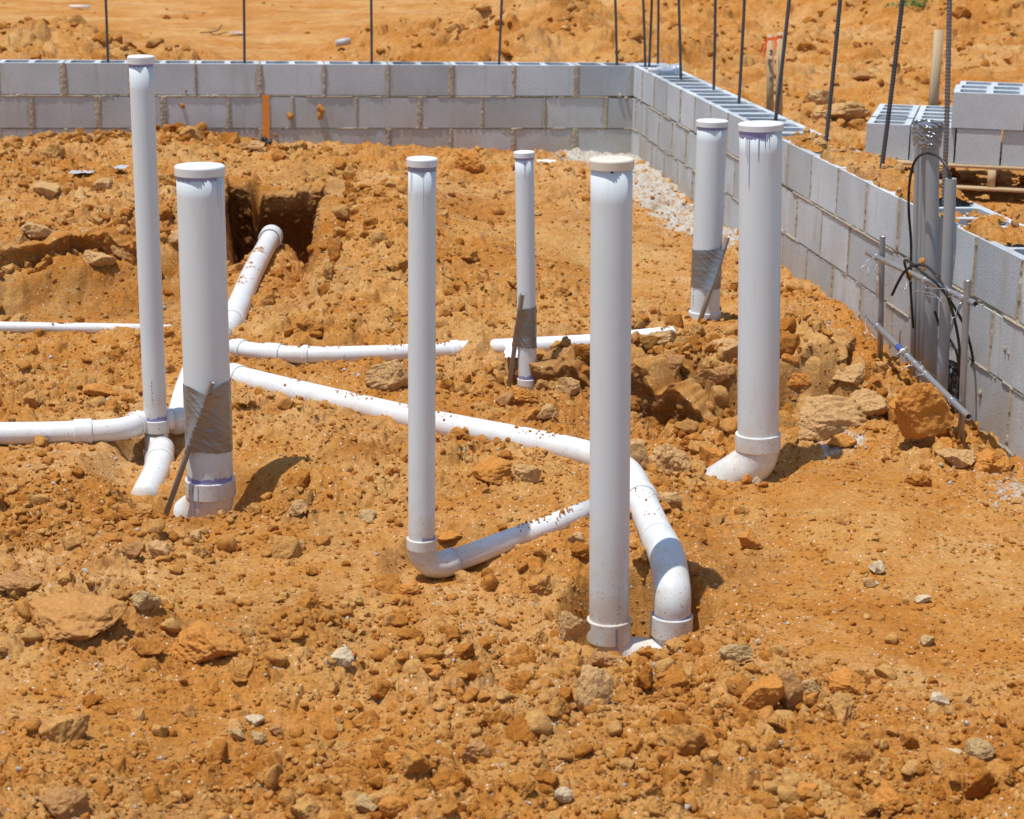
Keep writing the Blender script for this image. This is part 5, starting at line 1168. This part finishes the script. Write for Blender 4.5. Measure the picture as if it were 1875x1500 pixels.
# ---------------------------------------------------------------- single rocks and lumps
ROCKS = [ # px, py(centre), w, h, mat, label, name, cuts
 (1687, 745, 124, 118, 'r_orange', 'massive orange clay boulder leaning on the lower crossbar of the tube rack', 'boulder'),
 (1693, 800, 44, 44, 'r_tan', 'upright tan clod directly under the massive orange boulder', 'clod'),
 (1735, 818, 46, 34, 'r_orange', 'orange clod by the foot of the near rack upright', 'clod'),
 (1222, 838, 92, 78, 'r_tan', 'large tan clod right of the big front standpipe beside the ditch', 'clod'),
 (1166, 830, 48, 66, 'r_tan', 'tan wedge clod touching the right side of the big front standpipe', 'clod'),
 (1268, 812, 50, 42, 'r_orange', 'bright orange clod behind the large tan clod', 'clod'),
 (1304, 838, 56, 54, 'r_orange', 'bright orange clod just left of the dripped pipe elbow', 'clod'),
 (895, 868, 88, 62, 'r_orange', 'orange lump alone in the open dirt between the two centre standpipes', 'clod'),
 (968, 870, 62, 42, 'r_tan', 'tan lump touching the orange lump between the centre standpipes', 'clod'),
 (708, 682, 96, 78, 'r_tan', 'broad flat-topped clod behind the centre-left slim standpipe', 'clod'),
 (1046, 1148, 72, 76, 'r_tan', 'rounded tan clod leaning at the left foot of the big front standpipe', 'clod'),
 (1084, 1262, 84, 92, 'r_tan', 'tall angular clod in the foreground below the big front standpipe', 'clod'),
 (1112, 1214, 68, 36, 'r_brown', 'reddish brown flat clod in front of the big front standpipe elbow', 'clod'),
 (1029, 1462, 44, 40, 'r_pale', 'pale squarish stone near the bottom edge', 'stone'),
 (544, 934, 38, 34, 'r_tan', 'clod at the tip of the shadow of the thickest left standpipe', 'clod'),
 (674, 948, 42, 28, 'r_grey', 'smooth grey-tan stone between the thickest and the slim standpipes', 'stone'),
 (292, 1010, 44, 44, 'r_tan', 'round tan clod below the rusty stake, right of a darker one', 'clod'),
 (243, 1010, 46, 46, 'r_brown', 'darker clod below the rusty stake, left of a round tan one', 'clod'),
 (358, 985, 28, 26, 'r_tan', 'small clod right under the elbow of the thickest standpipe', 'clod'),
 (960, 732, 66, 34, 'r_orange', 'clod lying against the foot of the slimmest standpipe', 'clod'),
 (925, 735, 34, 32, 'r_brown', 'small brown clod at the foot of the taped thin stake', 'clod'),
 (125, 1128, 200, 96, 'r_slab', 'huge orange slab half sunk in the left foreground', 'boulder'),
 (35, 1078, 100, 40, 'r_brown', 'undercut brown clod at the left edge above the huge slab', 'clod'),
 (262, 1108, 66, 44, 'r_grey', 'cracked grey-brown clod right of the huge orange slab', 'clod'),
 (372, 1185, 165, 80, 'r_orange', 'low rounded orange mound of clay in the left foreground', 'clod'),
 (1634, 1472, 76, 70, 'r_orange', 'dark-sided orange block of clay at the bottom right', 'clod'),
 (1372, 992, 48, 40, 'r_orange', 'orange stone in the open dirt right of the bent pipe', 'stone'),
 (1607, 1043, 34, 28, 'r_pale', 'slanted pale stone on the smooth right slope', 'stone'),
 (1590, 1069, 24, 20, 'r_tan', 'small round stone under the slanted pale stone', 'stone'),
 (1688, 1099, 34, 17, 'r_pale', 'flat whitish stone on the smooth right slope', 'stone'),
 (1701, 1175, 34, 24, 'r_grey', 'grey stone low on the smooth right slope', 'stone'),
 (1344, 1202, 68, 44, 'r_grey', 'grey-tan clod with a dark undercut right of the foreground pipes', 'clod'),
 (1400, 1270, 92, 92, 'r_orange', 'large orange clod split from its darker neighbour, lower right', 'clod'),
 (1448, 1262, 56, 100, 'r_brown', 'long brown clod leaning against the large split orange clod', 'clod'),
 (1555, 1252, 78, 50, 'r_orange', 'overhanging orange clod in the right foreground', 'clod'),
 (1478, 1262, 52, 32, 'r_tan', 'flat tan clod between the long brown and the overhanging orange clods', 'clod'),
 (622, 1209, 54, 36, 'r_pale', 'pale translucent-looking stone in the centre-left foreground', 'stone'),
 (466, 1322, 40, 24, 'r_pale', 'smooth pale stone in the lower left foreground', 'stone'),
 (433, 1348, 32, 30, 'r_grey', 'grey clod left below the smooth pale stone', 'clod'),
 (472, 1352, 32, 32, 'r_grey', 'grey clod directly below the smooth pale stone', 'clod'),
 (1816, 850, 88, 42, 'r_orange', 'flat orange slab at the right edge near the wall foot', 'clod'),
 (1755, 845, 80, 40, 'r_tan', 'flat tan slab left of the orange slab near the wall foot', 'clod'),
 (1540, 203, 118, 50, 'r_tan', 'big tan boulder on the ground beyond the side wall', 'boulder'),
 (1500, 178, 62, 40, 'r_tan', 'tan boulder behind the left end of the big one beyond the side wall', 'boulder'),
 (1580, 140, 60, 22, 'r_brown', 'dark clod far beyond the big boulder', 'clod'),
 (925, 264, 46, 32, 'r_orange', 'angular clod perched on the crest in front of the back wall', 'clod'),
 (862, 298, 62, 56, 'r_orange', 'round orange clod on the crest between the two slim standpipes', 'clod'),
 (86, 352, 56, 40, 'r_tan', 'tan clod high on the left bank', 'clod'),
 (470, 270, 40, 20, 'r_tan', 'tan clod on the rim above the dark pit', 'clod'),
 (1795, 1376, 64, 54, 'r_grey', 'rounded grey clod at the right of the foreground', 'clod'),
 (1745, 1383, 36, 20, 'r_pale', 'white-topped stone near the right foreground', 'stone'),
 (1722, 1285, 40, 30, 'r_pale', 'pale pointed stone at the right foreground', 'stone'),
 (870, 1380, 64, 60, 'r_brown', 'brown clod in the middle of the bottom foreground', 'clod'),
 (720, 1395, 42, 30, 'r_orange', 'orange clod at the lower left of centre', 'clod'),
 (722, 1475, 60, 54, 'r_orange', 'cracked orange clod at the bottom edge left of the pale square stone', 'clod'),
 (672, 1480, 48, 44, 'r_grey', 'grey clod at the bottom edge left of the cracked orange one', 'clod'),
 (120, 1475, 100, 80, 'r_brown', 'big brown clod in the bottom left corner', 'clod'),
 (1480, 1450, 42, 36, 'r_orange', 'small orange clod near the bottom right of centre', 'clod'),
 (1215, 1385, 34, 40, 'r_orange', 'orange cube-like clod in the right of centre foreground', 'clod'),
 (828, 1200, 42, 28, 'r_tan', 'tan clod in the rubble left of the big front standpipe', 'clod'),
 (800, 1232, 36, 26, 'r_orange', 'orange crumbly clod in front of the rubble patch', 'clod'),
 (748, 1080, 46, 24, 'r_orange', 'flat orange clod left below the slim standpipe elbow', 'clod'),
 (730, 1100, 40, 24, 'r_orange', 'dark orange clod below the flat one by the slim standpipe elbow', 'clod'),
 (868, 1018, 26, 24, 'r_brown', 'brown clod touching the slim lying pipe', 'clod'),
 (848, 1030, 24, 28, 'r_brown', 'brown clod pressed against the end of the exposed elbow', 'clod'),
 (822, 988, 48, 28, 'r_orange', 'orange clod right above the exposed elbow', 'clod'),
 (1055, 990, 36, 34, 'r_tan', 'tan stone left of the big front standpipe above the rubble', 'stone'),
 (1228, 918, 52, 34, 'r_tan', 'clod touching the right side of the bent pipe', 'clod'),
 (1230, 672, 48, 44, 'r_brown', 'brown clod above the undercut bank', 'clod'),
 (1450, 660, 40, 30, 'r_orange', 'orange clod right of the dripped standpipe on the bank', 'clod'),
 (1520, 768, 140, 96, 'r_tan', 'big crumbly tan block right of the dripped standpipe, dark beneath', 'clod'),
 (1592, 742, 86, 74, 'r_tan', 'tan clod between the crumbly block and the massive orange boulder', 'clod'),
 (1560, 690, 70, 50, 'r_tan', 'tan clod on the bank above the crumbly block', 'clod'),
 (1540, 812, 60, 30, 'r_orange', 'flat orange clod under the crumbly block', 'clod'),
 (1310, 690, 74, 60, 'r_brown', 'brown lump hanging at the rim of the undercut bank', 'clod'),
 (1640, 605, 46, 50, 'r_orange', 'orange crumbly heap behind the far rack upright', 'clod'),
 (1386, 882, 22, 22, 'r_pale', 'small pale cube-like stone in front of the dripped pipe elbow', 'stone'),
 (1367, 880, 22, 22, 'r_orange', 'small orange stone left of the pale one at the dripped pipe elbow', 'stone'),
 (550, 1000, 30, 20, 'r_tan', 'little clod right of the standpipe shadow', 'clod'),
 (1262, 1050, 44, 42, 'r_brown', 'brown clod hiding behind the bent pipe', 'clod'),
 (505, 1340, 30, 26, 'r_brown', 'small brown clod right of the grey pair', 'clod'),
 (70, 425, 70, 46, 'r_tan', 'large tan clod halfway up the left bank', 'clod'),
 (232, 462, 60, 40, 'r_brown', 'brown clod overhanging the left bank beside the leftmost standpipe', 'clod'),
 (175, 478, 74, 40, 'r_tan', 'tan clod on the lip of the left bank', 'clod'),
 (20, 470, 60, 34, 'r_orange', 'orange clod at the left edge on the lip of the bank', 'clod'),
 (320, 440, 40, 34, 'r_tan', 'tan clod between the two left standpipes on the bank', 'clod'),
 (1215, 625, 60, 44, 'r_tan', 'tan clod at the buried end of the middle cross pipe', 'clod'),
 (1330, 640, 70, 46, 'r_tan', 'wide tan clod on the shelf left of the dripped standpipe', 'clod'),
 (1460, 712, 64, 54, 'r_orange', 'orange clod on the bank touching the dripped standpipe', 'clod'),
 (1035, 660, 60, 44, 'r_brown', 'dark clod heap right of the slimmest standpipe', 'clod'),
 (1045, 712, 50, 40, 'r_tan', 'tan clod below the dark heap right of the slimmest standpipe', 'clod'),
 (1000, 760, 46, 34, 'r_tan', 'tan clod resting above the long slanting pipe', 'clod'),
 (180, 720, 60, 30, 'r_orange', 'orange clod between the two left lying pipes', 'clod'),
 (190, 340, 44, 34, 'r_tan', 'clod in the middle of the left bank', 'clod'),
 (150, 430, 60, 26, 'r_tan', 'flattish clod on the lower left bank', 'clod'),
]
mats_h = {}
for i, (px, py, w, h, mt_, lab, nm) in enumerate(ROCKS):
    if nm == 'boulder' and py < 300 or py < 250 and px > 1150: P = hit(px, py + h * .38, 9., 40)
    else: P = hit(px, py + h * .34)
    f_ = fwd(P) / F; W_ = w * f_ / 2; Hh = h * f_ / 2
    sub = 5 if w > 60 else 4
    V, Fc = rock_shape(sub, 1000 + i, 16, .10)
    # lumpy world-scale detail
    rr = np.random.default_rng(i); a = rr.uniform(0, 2 * pi); R2 = np.array([[math.cos(a), -math.sin(a), 0], [math.sin(a), math.cos(a), 0], [0, 0, 1]]); V = V @ R2.T; V /= np.abs(V).max(0)
    dpt = W_ * .8
    Vv = V * [W_, dpt, Hh]
    nn = V / (np.linalg.norm(V, axis=1)[:, None] + 1e-6); Vv += nn * (.0035 * fbm3(Vv + i, 60., 4, i, .7) + .006 * fbm3(Vv + i, 18., 2, i + 3))[:, None]
    sink = .25 if h > 45 else .15
    if mt_ == 'r_slab': sink = .42
    cen = P + [0, dpt * .55, Hh * (1 - sink * 2) * .9]
    if nm == 'boulder' and i == 0: cen = D(1682, 745, 5.74); cen[2] += 0
    root_loc = Vector((float(cen[0]), float(cen[1]), float(cen[2] - Hh)))
    o = mk(nm, Vv + [0, 0, Hh], None, M[mt_], FT=Fc, smooth=True); o.location = root_loc; tag(o, lab, nm)
# clods sitting on the wall top
for i, (px, py, w, lab) in enumerate([(1500, 272, 30, 'tan clod on the side wall, left of a larger orange clod'), (1541, 282, 32, 'orange clod perched on the top of the side wall'), (1473, 259, 14, 'small clod beside a core hole of the side wall')]):
    P = G(px, py, WZ); W_ = w * fwd(P) / F / 2; V, Fc = rock_shape(4, 1300 + i, 8, .2); V = V * W_ * np.array([1, 1, .75])
    o = mk('clod', V + [0, 0, W_ * .6], None, M['r_orange'] if i else M['r_tan'], FT=Fc); o.location = Vector(P.tolist()); tag(o, lab, 'clod')
# rubble of old mortar in the corner
V, Fc = rock_shape(4, 1400, 9, .15); P = G(1142, 282, .0); o = mk('mortar_chunk', V * [.075, .05, .035] + [0, 0, .02], None, M['r_pale'], FT=Fc); o.location = Vector(P.tolist()); tag(o, 'pale lump of mortar in the corner of the two walls', 'chunk')
# ---------------------------------------------------------------- small litter
def scrap(px, py, w, h, mat, nm, lab, cat, seed):
    P = hit(px, py, *((13., 60) if py < 110 else (2.5, 60))); f_ = fwd(P) / F; n = 14; A, B = np.meshgrid(np.linspace(-1, 1, n), np.linspace(-1, 1, n))
    V = np.stack([A * w * f_ / 2 * (1 + .3 * fbm2(A * 0, B, 2, 2, seed)), B * h * f_ * 1.6 * (1 + .3 * fbm2(A, B * 0, 2, 2, seed)), .012 + .3 * w * f_ * .3 * fbm2(A, B, 1.8, 3, seed) + abs(h * f_ * .3)], -1).reshape(-1, 3)
    i = np.arange(n * n).reshape(n, n); Q = np.stack([i[:-1, :-1], i[:-1, 1:], i[1:, 1:], i[1:, :-1]], -1).reshape(-1, 4)
    o = mk(nm, V, Q, M[mat]); o.location = Vector(P.tolist()); tag(o, lab, cat)
scrap(150, 324, 40, 10, 'greyfilm', 'plastic_scrap', 'grey crumpled plastic on the left bank, left piece', 'scrap', 3)
scrap(222, 314, 22, 14, 'greyfilm', 'plastic_scrap', 'grey crumpled plastic on the left bank, smaller piece beside the leftmost standpipe', 'scrap', 4)
scrap(432, 64, 26, 8, 'greyfilm', 'plastic_scrap', 'dull grey scrap lying on the sand beyond the back wall', 'scrap', 5)
scrap(1000, 301, 34, 8, 'white', 'paper_scrap', 'crumpled white paper on the dirt behind the slimmest standpipe', 'scrap', 6)
scrap(936, 660, 24, 34, 'white', 'plastic_scrap', 'white torn plastic beside the stake of the slimmest standpipe', 'scrap', 7)
scrap(1850, 352, 28, 9, 'white', 'paper_scrap', 'white scrap on the dirt outside the near end of the side wall', 'scrap', 8)
P = hit(146, 16, 14, 60); mb = MB(); f_ = fwd(P) / F; mb.box(P + [0, 0, .03], 35 * f_, .12, .03, np.array([[math.cos(-.05), -math.sin(-.05), 0], [math.sin(-.05), math.cos(-.05), 0], [0, 0, 1]])); o = mb.build('board', M['white'], smooth=False); tag(o, 'short white board on the sand at the far left', 'board')
P = hit(628, 91, 13.5, 60); mb = MB(); mb.sweep([P + [-.06, 0, .05], P + [.06, .02, .075]], .03, 20); o = mb.build('pipe_offcut', M['greyfilm'], smooth=False); tag(o, 'short grey pipe offcut on the spoil heap beyond the back wall', 'pipe')
P = hit(395, 64, 13.5, 60); mb = MB(); mb.sweep(crom([P + [-.18, 0, .02], P + [-.08, 0, .03], P + [.02, .0, .05], P + [.07, .02, .11]], 6), .008, 8); mb.sweep(crom([P + [-.08, 0, .03], P + [.0, .0, .0], P + [.12, .02, .03]], 6), .006, 8); o = mb.build('twig', M['twig']); tag(o, 'forked dry twig on the sand beyond the back wall', 'twig')
P = hit(1200, 1215, 2.5, 9)
# dark rag against the back wall
P = hit(487, 268, 9, 13); V, Fc = rock_shape(4, 1500, 4, .5); o = mk('rag', V * [.05, .04, .05], None, M['cable'], FT=Fc); o.location = Vector((P + [0, 0, .02]).tolist()); tag(o, 'black crumpled rag at the foot of the orange paint mark', 'rag')
# ---------------------------------------------------------------- weed on the far bank
P = hit(1690, 14, 15, 60); root = empty('weed', P); tag(root, 'green weed sprawling on the far right bank', 'plant')
r_ = np.random.default_rng(12); mb = MB()
for i in range(420):
    c = np.array([r_.normal(0, .17), r_.normal(0, .10), abs(r_.normal(0, .07))]); c[2] *= max(.2, 1 - abs(c[0]) * 2); c[2] -= .0
    if r_.uniform() < .5: c[0] += .1 * c[2] * 10 * r_.normal()
    a = r_.uniform(0, 2 * pi); u = np.array([math.cos(a), math.sin(a), r_.uniform(-.2, .7)]); v = np.cross(u, r_.normal(size=3)); v /= np.linalg.norm(v); l = r_.uniform(.02, .045)
    p = P + c; mb.add([p, p + u * l * .5 + v * l * .28, p + u * l, p + u * l * .5 - v * l * .28], [[0, 1, 2, 3]])
mb.build('leaves', M['leaf'], root, smooth=False)
mb = MB()
for i in range(14): e = P + [r_.normal(0, .2), r_.normal(0, .1), r_.uniform(.03, .15)]; mb.sweep(crom([P, (P + e) / 2 + [0, 0, .03], e], 4), .003, 6)
mb.build('stem', M['leaf'], root)
# roots in the ditch
P = hit(1185, 795); mb = MB()
for i in range(9):
    q = P + r_.normal(0, .012, 3) + [0, .02, .03]; pts = [q]
    for k in range(3): pts.append(pts[-1] + r_.normal(0, 1, 3) * .012 + [.004 * (i % 3 - 1), -.006, .008])
    mb.sweep(crom(pts, 4), .0007, 5)
o = mb.build('dry_roots', M['twig']); tag(o, 'tuft of dry hair-like roots beside the large tan clod in the ditch', 'roots')
# ---------------------------------------------------------------- camera, light, sky
cam = bpy.data.cameras.new('camera'); co = bpy.data.objects.new('camera', cam); COL.objects.link(co)
cam.sensor_width = 36; cam.lens = F / 1875 * 36; cam.clip_start = .05; cam.clip_end = 2000
fw = Vector((0, cp, -sp)); up = Vector((0, sp, cp)); rt = Vector((1, 0, 0))
# roll: image x axis in camera plane
rt2 = rt * cr + up * sr * 1.0; up2 = up * cr - rt * sr
rt2 = Vector((cr, 0, 0)) + up * sr; up2 = up * cr - Vector((sr, 0, 0))
R = Matrix((rt2, up2, -fw)).transposed(); co.matrix_world = Matrix.Translation((0, 0, CZ)) @ R.to_4x4()
cam.dof.use_dof = True; cam.dof.focus_distance = 5.6; cam.dof.aperture_fstop = 9
scn.camera = co
Ld = Vector((.25, .13, -1)).normalized()
sun = bpy.data.lights.new('sun', 'SUN'); sun.energy = 4.3; sun.angle = math.radians(.53); sun.color = (1, .955, .89)
so = bpy.data.objects.new('sun', sun); COL.objects.link(so); so.rotation_euler = Ld.to_track_quat('-Z', 'Y').to_euler()
w = bpy.data.worlds.new('World'); scn.world = w; w.use_nodes = True; nt_ = w.node_tree; sky = nt_.nodes.new('ShaderNodeTexSky'); sky.sky_type = 'NISHITA'; sky.sun_disc = False
sky.sun_elevation = math.asin(-Ld.z); sky.sun_rotation = math.atan2(-Ld.x, -Ld.y); sky.air_density = 1.; sky.dust_density = 1.; sky.ozone_density = 1.5
nt_.links.new(sky.outputs[0], nt_.nodes['Background'].inputs[0]); nt_.nodes['Background'].inputs[1].default_value = .13
scn.view_settings.view_transform = 'Standard'; scn.view_settings.look = 'None'; scn.view_settings.exposure = 0; scn.view_settings.gamma = 1
scn.render.engine = 'CYCLES'; scn.cycles.max_bounces = 6; scn.cycles.use_denoising = True
bpy.context.view_layer.update()
print('done', time.time() - T0)
